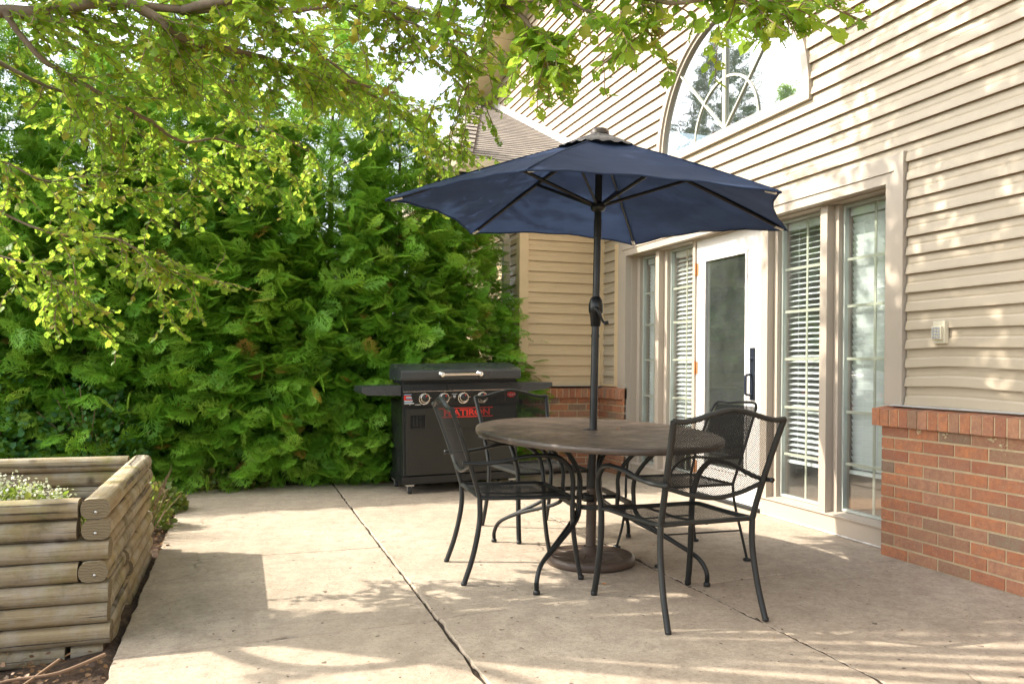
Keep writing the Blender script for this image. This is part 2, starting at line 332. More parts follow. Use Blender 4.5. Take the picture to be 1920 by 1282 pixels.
def empty(name, loc, rz=0):
    o = bpy.data.objects.new(name, None); C.objects.link(o); o.location = loc; o.rotation_euler = (0, 0, rz); o.empty_display_size = .1; ORG[o] = Vector(loc); return o
def tag(o, label=None, cat=None, group=None, kind=None):
    if label: o['label'] = label
    if cat: o['category'] = cat
    if group: o['group'] = group
    if kind: o['kind'] = kind
    return o
def struct(o): o['kind'] = 'structure'; return o
def copy_tree(o, parent=None):
    c = o.copy(); C.objects.link(c); c.parent = parent
    for ch in list(o.children): copy_tree(ch, c)
    return c
def catmull(pts, n=6):
    pts = [Vector(p) for p in pts]; P = [pts[0]*2-pts[1]]+pts+[pts[-1]*2-pts[-2]]; out = []
    for i in range(1, len(P)-2):
        a, b, c, d = P[i-1:i+3]
        for k in range(n):
            t = k/n; out.append(.5*((2*b)+(c-a)*t+(2*a-5*b+4*c-d)*t*t+(3*b-a-3*c+d)*t**3))
    out.append(pts[-1]); return out

# scattered little pieces (leaves, sprays): one numpy mesh
def scatter_mesh(name, tv, tf, pos, rot, scale, mat, tone=None):
    tv = np.array(tv); nv = len(tv); k = len(pos)
    V = np.einsum('kij,vj->kvi', rot, tv)*np.asarray(scale).reshape(-1, 1, 1)+np.asarray(pos)[:, None, :]
    loops = []; tot = []
    base = np.concatenate([np.array(f) for f in tf]); lens = np.array([len(f) for f in tf])
    L = (base[None, :]+(np.arange(k)*nv)[:, None]).ravel(); T = np.tile(lens, k)
    me = bpy.data.meshes.new(name); me.vertices.add(k*nv); me.vertices.foreach_set('co', V.ravel())
    me.loops.add(len(L)); me.loops.foreach_set('vertex_index', L.astype(np.int32))
    me.polygons.add(len(T)); st = np.concatenate([[0], np.cumsum(T)[:-1]]).astype(np.int32)
    me.polygons.foreach_set('loop_start', st); me.polygons.foreach_set('loop_total', T.astype(np.int32))
    tone = rng.uniform(0, 1, k) if tone is None else tone
    at_ = me.attributes.new('tone', 'FLOAT', 'POINT'); at_.data.foreach_set('value', np.repeat(tone, nv).astype(np.float32))
    me.update(calc_edges=True); me.materials.append(M[mat]); return me
def frames(d, n):           # rotation matrices: y along d, z near n
    d = d/np.linalg.norm(d, axis=1, keepdims=True); x = np.cross(d, n); x /= np.linalg.norm(x, axis=1, keepdims=True)+1e-9; z = np.cross(x, d)
    return np.stack([x, d, z], axis=2)
LEAF_V = [(0, -.28, .04), (0, 0, 0), (-.24, -.02, .05), (-.42, .18, .09), (-.36, .34, .05), (-.46, .50, .06), (-.30, .72, .0), (-.12, .84, -.06), (0, 1.0, -.14), (.12, .84, -.06), (.30, .72, .0), (.46, .50, .06), (.36, .34, .05), (.42, .18, .09), (.24, -.02, .05), (0, .45, -.05), (-.02, -.28, .04), (.02, -.28, .04)]
LEAF_F = [(1, 15, 3, 2), (15, 5, 4, 3), (15, 7, 6, 5), (15, 8, 7), (15, 9, 8), (15, 11, 10, 9), (15, 13, 12, 11), (15, 1, 14, 13), (16, 17, 1)]
def rnd(n, s=1.): return rng.normal(0, s, (n, 3))

# ------------------------------------------------------------------ ground
mb = MB()
mb.add([(-70, -60, -.10), (70, -60, -.10), (70, 90, -.10), (-70, 90, -.10)], [(0, 1, 2, 3)])
struct(obj('ground', mb, 'grass'))
# bed of soil around patio
G = 60; mb = MB(); x0, x1, y0, y1 = -7, 3.6, .5, 10
vs = []
for j in range(G+1):
    for i in range(G+1):
        x = x0+(x1-x0)*i/G; y = y0+(y1-y0)*j/G
        vs.append((x, y, -.045+.02*math.sin(x*7+y*3)+.018*math.sin(y*11-x*5)+random.uniform(-.012, .012)-(.12 if x > -.36 and y < 7.3 else 0)))
mb.add(vs, [(j*(G+1)+i, j*(G+1)+i+1, (j+1)*(G+1)+i+1, (j+1)*(G+1)+i) for j in range(G) for i in range(G)], True)
struct(obj('soil_bed', mb, 'soil'))

# patio slabs: seven concrete slabs with open joints
def ymid(x): return 3.27+.095*x*.9
def clip_slab(pts): return pts
mb = MB()
def slab(poly, top=0., th=.10):
    # worn edge: subdivide outline and jitter
    out = []
    n = len(poly)
    for i in range(n):
        a = Vector((*poly[i], 0)); b = Vector((*poly[(i+1) % n], 0)); L = (b-a).length; k = max(1, int(L/.06))
        nrm = Vector((-(b-a).y, (b-a).x, 0)).normalized()
        for q in range(k):
            j = random.gauss(0, .0022)+(random.random() < .05)*random.uniform(.004, .014)
            out.append(a+(b-a)*q/k+nrm*(j if q else .004))
    c = sum(out, Vector())/len(out); n = len(out); vs = []
    for p in out: vs.append((p.x, p.y, top-th))
    for p in out: vs.append((p.x, p.y, top-.005))
    for p in out:
        d = (c-p); d = Vector((max(-.004, min(.004, d.x)), max(-.004, min(.004, d.y)), 0)); q = p+d; vs.append((q.x, q.y, top))
    fs = []
    for r in (0, 1):
        for i in range(n): fs.append((r*n+i, r*n+(i+1) % n, (r+1)*n+(i+1) % n, (r+1)*n+i))
    fs.append(tuple(range(2*n, 3*n))); mb.add(vs, fs)
def col(xa, xb, cuts):
    for (ya, yb, g) in cuts:
        slab([(xa, ya(xa)), (xb, ya(xb)), (xb, yb(xb)), (xa, yb(xa))], top=g)
k_ = lambda c, m=0: (lambda x: c+m*x)
YN = k_(-2.5)
col(-.43, .793, [(YN, k_(3.262, .07), 0), (k_(3.267, .07), k_(4.722, .015), 0.001), (k_(4.734, .015), k_(6.178, .03), -.001), (k_(6.183, .03), k_(7.36, .12), -.001)])
col(.807, 2.097, [(YN, k_(3.262, .09), .002), (k_(3.268, .09), k_(6.15, .03), .001), (k_(6.155, .03), k_(7.42, .02), 0)])
col(2.116, 4.2, [(YN, k_(3.292, .09), -.004), (k_(3.300, .09), k_(6.10, .05), -.002), (k_(6.106, .05), k_(7.9, 0), -.002)])
struct(obj('patio', mb, 'concrete'))
# dirt and grit packed in the joints
def packed(mb, xa, xb, ya, yb, z, along_y=True):
    n = int((yb-ya if along_y else xb-xa)/.03); vs = []
    for i in range(n+1):
        t = i/n; h = [z+random.gauss(0, .0022) for _ in range(3)]
        if along_y: vs += [(xa, ya+(yb-ya)*t, h[0]), ((xa+xb)/2, ya+(yb-ya)*t, h[1]), (xb, ya+(yb-ya)*t, h[2])]
        else: vs += [(xa+(xb-xa)*t, ya, h[0]), (xa+(xb-xa)*t, (ya+yb)/2, h[1]), (xa+(xb-xa)*t, yb, h[2])]
    mb.add(vs, [(i*3+j, i*3+j+1, i*3+j+4, i*3+j+3) for i in range(n) for j in (0, 1)])
mb = MB(); packed(mb, .785, .815, -2.4, 7.35, -.012); packed(mb, 2.088, 2.125, -2.4, 7.4, -.0075); packed(mb, -.42, .78, 4.715, 4.745, -.011, False)
struct(obj('joint_soil', mb, 'joint_dirt'))

# ------------------------------------------------------------------ house
house = tag(empty('house', (3.6, 5.5, 0)), 'beige vinyl sided gabled house with brick base beside the patio', 'house')
EXP = .1065; Z0 = .868
PROF = [(0, .001), (0, .021), (.007, .021), (.046, .014), (.056, .006), (.066, .007), (.1065, .001)]
def courses(z0, z1): return [z0+EXP*k for k in range(int((z1-z0)/EXP)+1)]
WY, WZ, WR = 5.48, 2.92, 1.03     # arch window centre, radius
def gable(y): return 4.99+.5*(11.7-max(y, 2*WY-y) if y > WY else 11.7-(2*WY-y))
def yfar(z):  return 11.7-(z-4.99)/.5 if z > 4.99 else (11.7 if z > 4.95 else 7.3+(z-2.93)/.46 if z > 3.0 else 7.72)
mb = MB()
def strip(mb, fa, fb, z0, z1, place, sub=1, warp=None):
    for zc in courses(z0, z1):
        rows = []
        for dz, off in PROF:
            z = zc+dz; a, b = fa(z), fb(z)
            if a > b: a = b
            rows.append([place(a+(b-a)*i/sub, z, off, warp) for i in range(sub+1)])
        for r in range(len(rows)-1):
            if r == len(rows)-1: continue
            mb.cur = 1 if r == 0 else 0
            for i in range(sub):
                if (Vector(rows[r][i])-Vector(rows[r][i+1])).length < 1e-4 and (Vector(rows[r+1][i])-Vector(rows[r+1][i+1])).length < 1e-4: continue
                mb.add([rows[r][i], rows[r][i+1], rows[r+1][i+1], rows[r+1][i]], [(0, 3, 2, 1)])
def pl_main(y, z, off, warp):
    if warp:
        t = max(0, 1-abs(z-1.05)/.36)*max(0, min(1, (3.66-y)/.3))
        z = z+t*.012*math.sin((y-3.0)*4.2); off = off+t*.008*math.sin(y*5.5)
    return (3.6-off, y, z)
OPB = 3.62
def arcw(z):
    d = z-WZ
    return math.sqrt(max(0, WR*WR-d*d)) if 0 <= d < WR else 0
strip(mb, lambda z: -4.0, lambda z: (OPB if z < 2.305 else (WY-arcw(z))), Z0, 1.40, pl_main, 60, True)
def low(z): return max(-4.0, 2*WY-(11.7-(z-4.99)/.5)) if z > 4.99 else -4.0
strip(mb, low, lambda z: (OPB if z < 2.29 else WY-arcw(z)), Z0+5*EXP, 8.2, pl_main)
strip(mb, lambda z: (7.28 if z < 2.29 else WY+arcw(z)), lambda z: max(WY, yfar(z)), Z0, 8.2, pl_main)
obj('siding', mb, ['siding', 'grimy_lip'], house)
# solid wall core behind the siding (dark sheathing hidden by it)
mb = MB()
mb.box(3.604, 3.9, -4, 3.66, 0, 2.3).box(3.604, 3.9, 7.26, 7.9, 0, 2.3)
obj('wall_core', mb, 'room', house)
# vertical panel seams
for y, z in ((3.995, 2.70), (4.0, 2.80), (4.94, 2.38), (4.93, 2.485), (2.6, 1.9)):
    k = round((z-Z0)/EXP); zc = Z0+EXP*k; mb = MB()
    mb.prism([(3.5795, y, zc+.001), (3.5835, y, zc+.001), (3.5855, y, zc+.046), (3.5925, y, zc+.056), (3.5985, y, zc+.104), (3.5965, y, zc+.104), (3.5905, y, zc+.056), (3.584, y, zc+.046)], (0, .005, 0))
    obj('panel_seam', mb, 'room', house)

# brickwork
def brick_wall(mb, mbm, org, ux, length, ztop, zbase=0., n_out=None, first_half=False, depth=.09):
    # org: start corner of the face (x,y); ux: unit dir along wall; n_out outward normal
    L, H, J = .192, .0585, .0105
    r = 0; z = zbase
    while z+H <= ztop+.004:
        s = -(L+J)/2 if r % 2 else 0.
        while s < length-.01:
            a, b = max(0, s), min(length, s+L)
            if b-a > .02:
                o = random.uniform(0, .003); da = random.uniform(-.0012, .0012)
                p0 = Vector((*org, z+da)); u = Vector((*ux, 0)); nn = Vector((*n_out, 0))
                c = [p0+u*a-nn*depth, p0+u*b-nn*depth, p0+u*b+nn*o, p0+u*a+nn*o]
                mb.prism(c, (0, 0, H))
            s += L+J
        z += H+J; r += 1
    p0 = Vector((*org, zbase-.02)); u = Vector((*ux, 0)); nn = Vector((*n_out, 0))
    mbm.prism([p0+u*.004-nn*depth*1.05, p0+u*(length-.004)-nn*depth*1.05, p0+u*(length-.004)-nn*.0045, p0+u*.004-nn*.0045], (0, 0, ztop-zbase+.02))
def rowlock(mb, mbm, org, ux, length, z, n_out, out=.038, h=.098, w_=.0585, depth=.13):
    s = 0; u = Vector((*ux, 0)); nn = Vector((*n_out, 0)); p = Vector((*org, z))
    while s < length-.02:
        b = min(length, s+w_); o = out+random.uniform(-.002, .003); t = h+random.uniform(-.002, .002)
        A = [p+u*s+nn*o, p+u*b+nn*o, p+u*b-nn*depth, p+u*s-nn*depth]
        mb.add(A+[A[0]+Vector((0, 0, t)), A[1]+Vector((0, 0, t)), A[2]+Vector((0, 0, t+.022)), A[3]+Vector((0, 0, t+.022))],
               [(3, 2, 1, 0), (4, 5, 6, 7), (0, 1, 5, 4), (1, 2, 6, 5), (2, 3, 7, 6), (3, 0, 4, 7)])
        s += w_+.009
    A = [p+u*.003+nn*(out-.006), p+u*(length-.003)+nn*(out-.006), p+u*(length-.003)-nn*depth, p+u*.003-nn*depth]
    mbm.prism([a+Vector((0, 0, .003)) for a in A], (0, 0, h-.006))
for part_, args in (('near', 0), ('corner', 1), ('wing', 2)):
    mb, mm = MB(), MB()
    if args == 0:
        brick_wall(mb, mm, (3.54, 3.745), (0, -1), 6.0, .745, n_out=(-1, 0)); rowlock(mb, mm, (3.54, 3.785), (0, -1), 6.0, .748, (-1, 0))
    elif args == 1:
        brick_wall(mb, mm, (3.55, 7.66), (0, -1), .54, .745, n_out=(-1, 0), depth=.04); rowlock(mb, mm, (3.56, 7.64), (0, -1), .52, .748, (-1, 0), depth=.04)
    else:
        brick_wall(mb, mm, (2.70, 7.655), (1, 0), .95, .745, n_out=(0, -1)); rowlock(mb, mm, (2.66, 7.655), (1, 0), .89, .748, (0, -1))
    bb = obj('brick_base', mb, 'brick', house, bevel=.0022); obj('mortar', mm, 'mortar', bb)
mb = MB(); mb.box(3.548, 3.60, -3, 3.70, .8665, .8695, Matrix.Rotation(rad(-6), 3, 'Y')); obj('flashing', mb, 'flash', house)
mb = MB(); mb.box(2.75, 3.56, 7.60, 7.72, .866, .869, Matrix.Rotation(rad(-4), 3, 'X'))
obj('flashing', mb, 'flash', house)
mb = MB(); mb.box(3.583, 3.60, -4, 3.63, .857, .878)
obj('starter_strip', mb, 'siding', house)

for y0_, z0_, n_ in ((3.47, .742, 9), (3.30, .740, 6), (3.02, .738, 16), (2.96, .715, 6)):
    mb = MB()
    for i in range(n_):
        y = y0_+random.gauss(0, .010); z = z0_-abs(random.gauss(0, .010)); r_ = random.uniform(.003, .009)
        mb.lathe((3.538, y, z), [(0, r_*.6), (r_*.7, r_*.3), (r_, -r_*.4), (0, -r_)], 6)
    obj('mortar_dropping', mb, 'mortar', house)
# trim around the door and windows
mb = MB()
yr0, yr1 = 3.634, 3.765
zt, zi = 2.304, 2.155
def mitre(mb, pts, x0, x1): mb.prism([(x0, p[0], p[1]) for p in pts], (x1-x0, 0, 0))
mitre(mb, [(yr0, .868), (yr1, .868), (yr1, zi), (yr0, zt+.01)], 3.572, 3.64)
mitre(mb, [(7.28, 2.30), (7.28, .05), (7.12, .05), (7.12, zi)], 3.572, 3.64)
mitre(mb, [(yr0+.001, zt+.01), (yr1+.001, zi), (7.12, zi), (7.28, 2.30)], 3.5745, 3.64)
mitre(mb, [(yr0+.07, zi+.062), (7.2, zi+.062), (7.2, zi+.068), (yr0+.07, zi+.068)], 3.566, 3.58)   # drip edge line
mb.box(3.565, 3.60, 3.628, 3.642, .868, 2.318)
# returns of the right jamb and header
mb.box(3.6405, 3.80, 3.745, 3.767, .05, 2.17).box(3.6405, 3.80, 3.767, 7.12, 2.145, 2.17).box(3.6405, 3.80, 7.118, 7.14, .05, 2.17)
obj('opening_trim', mb, 'trim', house, bevel=.002)
# posts
mb = MB()
for a, b, x in ((4.345, 4.412, 3.645), (4.972, 5.052, 3.645), (5.975, 6.012, 3.650), (6.585, 6.65, 3.645)):
    mb = MB(); mb.box(x, 3.80, a, b, .118, 2.144); obj('window_post', mb, 'trim', house, bevel=.002)
for a, b in ((4.30, 4.3445), (4.93, 4.9715), (6.53, 6.5845), (7.06, 7.1175)):
    mb = MB(); mb.box(3.70, 3.80, a, b, .135, 2.144); obj('jamb', mb, 'trim', house, bevel=.002)
for a, b in ((3.66, 5.055), (5.98, 7.117)):
    mb = MB(); mb.box(3.655, 3.84, a, b, -.05, .117)
    mb.prism([(3.643, a, .1175), (3.80, a, .1175), (3.80, a, .148), (3.72, a, .140), (3.643, a, .128)], (0, b-a, 0)); obj('sill_board', mb, 'trim', house, bevel=.002)
mb = MB()
for i in range(60):
    y = 3.75+i*.0215
    mb.tube([(3.652, y, .004), (3.65+random.uniform(-.004, .003), y+.012, .006), (3.652, y+.022, .004)], random.uniform(.003, .007), 5)
obj('caulk_bead', mb, 'white_paint', house)

# windows
def window(y0, y1, blind):
    z0, z1 = .145, 2.142; X = 3.745
    mb = MB(); t = .018
    mb.box(X-.012, X+.02, y0, y0+t, z0, z1).box(X-.012, X+.02, y1-t, y1, z0, z1).box(X-.0118, X+.02, y0+t, y1-t, z0, z0+t).box(X-.0118, X+.02, y0+t, y1-t, z1-t, z1)
    fr = obj('window', mb, 'sash', house, bevel=.0015)
    mb = MB(); mb.quad((X+.004, y0+t, z0+t), (X+.004, y1-t, z0+t), (X+.004, y1-t, z1-t), (X+.004, y0+t, z1-t)); obj('pane', mb, 'glass', fr)
    mb = MB(); ym = (y0+y1)/2
    mb.box(X+.006, X+.012, ym-.009, ym+.009, z0+t, z1-t)
    for z in (1.785, 1.48, 1.139, .793, .455): mb.box(X+.0055, X+.0125, y0+t, y1-t, z-.009, z+.009)
    obj('muntin', mb, 'muntin', fr)
    mb = MB(); zb = .40; ang = blind
    mb.box(X+.04, X+.085, y0+.01, y1-.01, z1-.07, z1-.02)
    k = 0; z = z1-.10
    while z > zb+.03:
        a = ang+random.gauss(0, 1.2); R_ = Matrix.Rotation(rad(a), 3, 'Y')
        mb.box(X+.042, X+.088, y0+.012, y1-.012, z-.0013, z+.0013, R_); z -= .0400
    mb.box(X+.045, X+.085, y0+.012, y1-.012, zb-.012, zb+.012)
    obj('blind', mb, 'blind', fr)
    mb = MB()
    for q in (.25, .75):
        y = y0+(y1-y0)*q; mb.tube([(X+.040, y, zb), (X+.040, y, z1-.05)], .0012, 4)
    obj('blind_cord', mb, 'blind', fr)
window(3.767, 4.30, 68); window(4.412, 4.93, -20); window(6.012, 6.53, -38); window(6.65, 7.06, 72)

# door
D = MB(); x0, x1 = 3.668, 3.712; ya, yb, za, zb = 5.055, 5.972, .028, 2.142; ga, gb, gz0, gz1 = 5.265, 5.83, .27, 1.955
D.box(x0, x1, ya, ga, za, zb).box(x0, x1, gb, yb, za, zb).box(x0+.0004, x1, ga, gb, za, gz0).box(x0+.0004, x1, ga, gb, gz1, zb)
door = obj('door', D, 'white_paint', house, bevel=.002)
mb = MB(); e = .02
mb.box(x0-.009, x0, ga-e, ga+.004, gz0-e, gz1+e).box(x0-.009, x0, gb-.004, gb+e, gz0-e, gz1+e).box(x0-.0088, x0, ga+.004, gb-.004, gz0-e, gz0+.004).box(x0-.0088, x0, ga+.004, gb-.004, gz1-.004, gz1+e)
obj('glass_bead', mb, 'white_paint', door, bevel=.002)
mb = MB(); mb.quad((x0+.01, ga, gz0), (x0+.01, gb, gz0), (x0+.01, gb, gz1), (x0+.01, ga, gz1)); obj('door_glass', mb, 'door_glass', door)
mb = MB(); mb.box(x0-.012, x0-.0005, 5.145, 5.198, .83, 1.225)
mb.tube(catmull([(x0-.012, 5.172, .865), (x0-.06, 5.172, .875), (x0-.066, 5.172, .90), (x0-.066, 5.172, .99), (x0-.06, 5.172, 1.015), (x0-.012, 5.172, 1.025)], 4), .010, 8)
mb.lathe((x0-.012, 5.172, 1.14), [(0, .016), (.012, .014), (.018, 0)], 12, axis=(-1, 0, 0))
obj('door_handle', mb, 'handle_blue', door, bevel=.0015)
mb = MB(); mb.lathe((x0-.0005, 5.10, 1.02), [(0, .004), (.004, .004), (.005, 0)], 8, axis=(-1, 0, 0)); mb.box(x0-.003, x0-.0003, 5.058, 5.068, .98, 1.06); obj('strike_plate', mb, 'handle_blue', door)
for z in (1.90, 1.07, .24):
    mb = MB(); mb.box(x0-.006, x0-.0005, 5.945, 5.995, z-.05, z+.05).tube([(x0-.012, 5.972, z-.055), (x0-.012, 5.972, z+.055)], .008, 8)
    obj('hinge', mb, 'rust', door)
mb = MB(); mb.box(3.640, 3.74, 5.056, 5.974, .0, .024).box(3.655, 3.72, 5.056, 5.974, .024, .0275); obj('threshold', mb, 'black_metal', house, bevel=.003)

# arch window
ang = [math.pi*i/40 for i in range(41)]
def ring(mb, r0, r1, x0_, x1_):
    for i in range(40):
        a, b = ang[i], ang[i+1]
        mb.prism([(x0_, WY+r0*math.cos(a), WZ+r0*math.sin(a)), (x0_, WY+r1*math.cos(a), WZ+r1*math.sin(a)), (x0_, WY+r1*math.cos(b), WZ+r1*math.sin(b)), (x0_, WY+r0*math.cos(b), WZ+r0*math.sin(b))], (x1_-x0_, 0, 0))
mb = MB(); ring(mb, .985, 1.04, 3.566, 3.62); mb.box(3.566, 3.62, WY-1.04, WY+1.04, WZ-.055, WZ-.0005); ring(mb, .955, .984, 3.585, 3.64); mb.box(3.585, 3.64, WY-.984, WY+.984, WZ, WZ+.03)
aw = obj('arch_window', mb, 'trim', house)
mb = MB(); pts = [(3.612, WY+.96*math.cos(a), WZ+.02+.94*math.sin(a)) for a in ang]; mb.add(pts, [tuple(range(41))]); obj('pane', mb, 'arch_glass', aw)
mb = MB(); mb.box(3.594, 3.611, WY-.02, WY+.02, WZ+.03, WZ+.956); ring(mb, .43, .448, 3.600, 3.610)
for a in (45, 135):
    c_, s_ = math.cos(rad(a)), math.sin(rad(a)); mb.tube([(3.604, WY+.02*c_, WZ+.04), (3.604, WY+.955*c_, WZ+.955*s_)], .009, 4)
obj('muntin', mb, 'muntin', aw)

# wing: front wall, west wall, corner posts
mb = MB()
strip(mb, lambda z: 2.765, lambda z: 3.585, Z0, 2.86, lambda x, z, off, w_: (x, 7.72-off, z))
obj('wing_front_siding', mb, ['wing_siding', 'grimy_lip'], house); mb = MB()
strip(mb, lambda z: 7.79, lambda z: 13.0, .2, 2.86, lambda y, z, off, w_: (2.70-off, y, z))
obj('wing_siding', mb, ['wing_siding', 'grimy_lip'], house)
mb = MB(); mb.box(2.672, 2.768, 7.690, 7.7195, .868, 2.90).box(2.672, 2.6995, 7.72, 7.80, .868, 2.90).box(3.545, 3.58, 7.685, 7.72, .868, 2.9).box(3.568, 3.598, 7.64, 7.6845, .868, 3.0).box(3.571, 3.597, 7.28, 7.3595, .868, 2.3)
mb.box(2.765, 3.545, 7.698, 7.7195, .868, .895).box(3.575, 3.599, 7.36, 7.64, .868, .892)
obj('corner_post', mb, 'wing_siding', house, bevel=.002)
mb = MB(); mb.box(2.72, 3.60, 7.725, 7.8, 0, 2.9).box(2.705, 2.8, 7.8, 13, 0, 2.9); obj('wing_wall_core', mb, 'room', house)
# soffit, fascia, gutter
mb = MB(); mb.box(1.98, 3.585, 7.33, 7.69, 2.895, 2.91); mb.box(1.98, 2.67, 7.6905, 13, 2.895, 2.91); obj('soffit', mb, 'soffit', house)
def gutter_prof(): return [(0, 0), (0, .12), (.012, .12), (.012, .012), (.075, .012), (.088, .05), (.105, .07), (.105, .12), (.117, .125), (.117, .06), (.098, .045), (.085, 0)]
mb = MB()
mb.prism([(1.93, 7.33-o, 2.87+z) for o, z in gutter_prof()], (1.655, 0, 0))
mb.prism([(1.99-o, 7.22, 2.87+z) for o, z in gutter_prof()], (0, 6.0, 0)); mb.box(1.885, 1.93, 7.21, 7.225, 2.87, 2.99)
gt = obj('gutter', mb, 'gutter', house)
mb = MB()
mb.tube(catmull([(2.0, 8.16, 2.86), (2.02, 8.15, 2.80), (2.30, 8.05, 2.58), (2.50, 8.0, 2.47), (2.60, 7.98, 2.40), (2.62, 7.98, 2.30), (2.62, 7.98, 1.2), (2.62, 7.98, .2)], 4), .050, 4, flat=.8, up=(0, 1, 0))
obj('downspout', mb, 'gutter', gt)
# wing roof: front slope with lapped shingle courses
mb = MB(); nc = 36; y = 7.27; run = 4.45
def hipx(y): return 1.90+(y-7.25)*(3.30-1.90)/4.45
for i in range(nc):
    ya_, yb_ = y+run*i/nc, y+run*(i+1)/nc; za_, zb_ = 2.995+.455*(ya_-y)*1.0, 2.995+.455*(yb_-y)
    up = .006
    q = [(hipx(ya_), ya_, za_), (3.598, ya_, za_), (3.598, ya_, za_+up), (hipx(ya_), ya_, za_+up), (hipx(yb_), yb_, zb_), (3.598, yb_, zb_)]
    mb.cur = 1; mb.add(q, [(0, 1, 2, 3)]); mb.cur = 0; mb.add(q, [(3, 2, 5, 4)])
# west slope
for i in range(nc):
    ya_, yb_ = y+run*i/nc, y+run*(i+1)/nc; za_, zb_ = 2.995+.455*(ya_-y), 2.995+.455*(yb_-y)
    mb.add([(hipx(ya_), ya_, za_), (hipx(yb_), yb_, zb_), (1.9, yb_, 2.995), (1.9, ya_, 2.995)], [(0, 1, 2, 3)])
mb.add([(3.30, 11.72, 5.01), (3.6, 11.72, 5.01), (3.6, 16, 5.0), (3.3, 16, 5.0), (1.9, 16, 2.995), (1.9, 11.72, 2.995)], [(0, 1, 2, 3), (0, 3, 4, 5)])
# hip cap
for i in range(16):
    t0, t1 = i/16, (i+1.25)/16; p0 = Vector((hipx(7.27+t0*run), 7.27+t0*run, 3.005+.455*t0*run)); p1 = Vector((hipx(7.27+t1*run), 7.27+t1*run, 3.01+.455*t1*run-.012))
    for sx, sz in ((-.05, -.03), (.13, .0)):
        o = Vector((sx, -.02 if sx > 0 else 0, sz)); mb.add([p0+Vector((0, 0, .02)), p0+o+Vector((0, 0, .012)), p1+o, p1+Vector((0, 0, .01))], [(0, 1, 2, 3)])
obj('wing_roof', mb, ['shingle', 'shingle_edge_shade'], house)
mb = MB(); mb.prism([(3.578, 7.3, 3.01), (3.578, 11.7, 5.01), (3.578, 11.7, 5.10), (3.578, 7.3, 3.10)], (.02, 0, 0)); obj('step_flashing', mb, 'fascia', house)
# main gable rake
mb = MB(); ex = 3.12
def rk(y): return 4.99+.5*(11.7-y)
for i in range(26):
    a, b = 11.74-i*.24, 11.74-(i+1)*.24+.008
    mb.prism([(ex+.02, a, rk(a)-.005), (3.60, a, rk(a)-.005), (3.60, b, rk(b)-.005), (ex+.02, b, rk(b)-.005)], (0, 0, .02))
obj('rake_soffit', mb, 'soffit', house)
mb = MB(); mb.prism([(ex, 11.85, rk(11.85)-.03), (ex, WY, rk(WY)-.03), (ex, WY, rk(WY)+.15), (ex, 11.85, rk(11.85)+.15)], (.02, 0, 0)); mb.box(ex, 3.6, 11.84, 11.86, rk(11.85)-.03, rk(11.85)+.15)
mb.prism([(ex, WY, rk(WY)-.03), (ex, -1.1, rk(2*WY+1.1)-.03), (ex, -1.1, rk(2*WY+1.1)+.15), (ex, WY, rk(WY)+.15)], (.02, 0, 0))
obj('fascia', mb, 'fascia', house)
mb = MB(); mb.prism([(ex-.03, 11.95, rk(11.95)+.15), (ex-.03, WY, rk(WY)+.15), (ex-.03, -1.2, rk(2*WY+1.2)+.15), (ex-.03, -1.2, rk(2*WY+1.2)+.19), (ex-.03, WY, rk(WY)+.19), (ex-.03, 11.95, rk(11.95)+.19)], (7, 0, 0)); obj('main_roof', mb, 'shingle', house)
mb = MB(); mb.prism([(3.575, 11.7, rk(11.7)-.03), (3.575, WY, rk(WY)-.03), (3.575, WY, rk(WY)), (3.575, 11.7, rk(11.7))], (.02, 0, 0)); obj('rake_molding', mb, 'trim', house)

# room behind the glass
mb = MB(); mb.box(3.90, 9, 1.5, 9.6, -.03, .0); obj('room_floor', mb, 'room_floor', house)
mb = MB(); mb.box(3.90, 9, 9.30, 9.4, 0, 2.9).box(9, 9.1, 1.5, 9.6, 0, 2.9).box(3.9, 9, 1.4, 1.5, 0, 2.9).box(3.9, 9.1, 1.4, 9.6, 2.5, 2.6); obj('room_wall', mb, 'room', house)
mb = MB(); mb.box(5.3, 6.9, 9.1, 9.29, 0, .99).box(5.2, 7.0, 9.02, 9.29, 1.035, 1.14).box(5.2, 7.0, 9.2, 9.29, 1.315, 1.41).box(5.2, 7.0, 9.2, 9.29, 2.14, 2.24); fp = obj('fireplace', mb, 'mantel', house)
mb = MB(); mb.box(5.62, 6.6, 9.09, 9.097, 0, .80); obj('firebox', mb, 'firebox', fp)
mb = MB(); mb.box(5.25, 6.95, 9.24, 9.28, 1.412, 2.138); obj('wall_picture', mb, 'picture', house)

# keypad
kp = tag(empty('keypad', (3.58, 3.366, 1.21)), 'small ivory keypad with white buttons on the siding right of the windows', 'keypad')
mb = MB(); mb.box(3.558, 3.588, 3.328, 3.405, 1.214, 1.335).box(3.540, 3.5575, 3.336, 3.399, 1.235, 1.308); obj('case', mb, 'plastic', kp, bevel=.004)
mb = MB()
for r in range(4):
    for c_ in range(3): mb.box(3.5355, 3.541, 3.343+c_*.0185, 3.354+c_*.0185, 1.241+r*.0165, 1.252+r*.0165)
o = obj('buttons', mb, 'button', kp, bevel=.001)

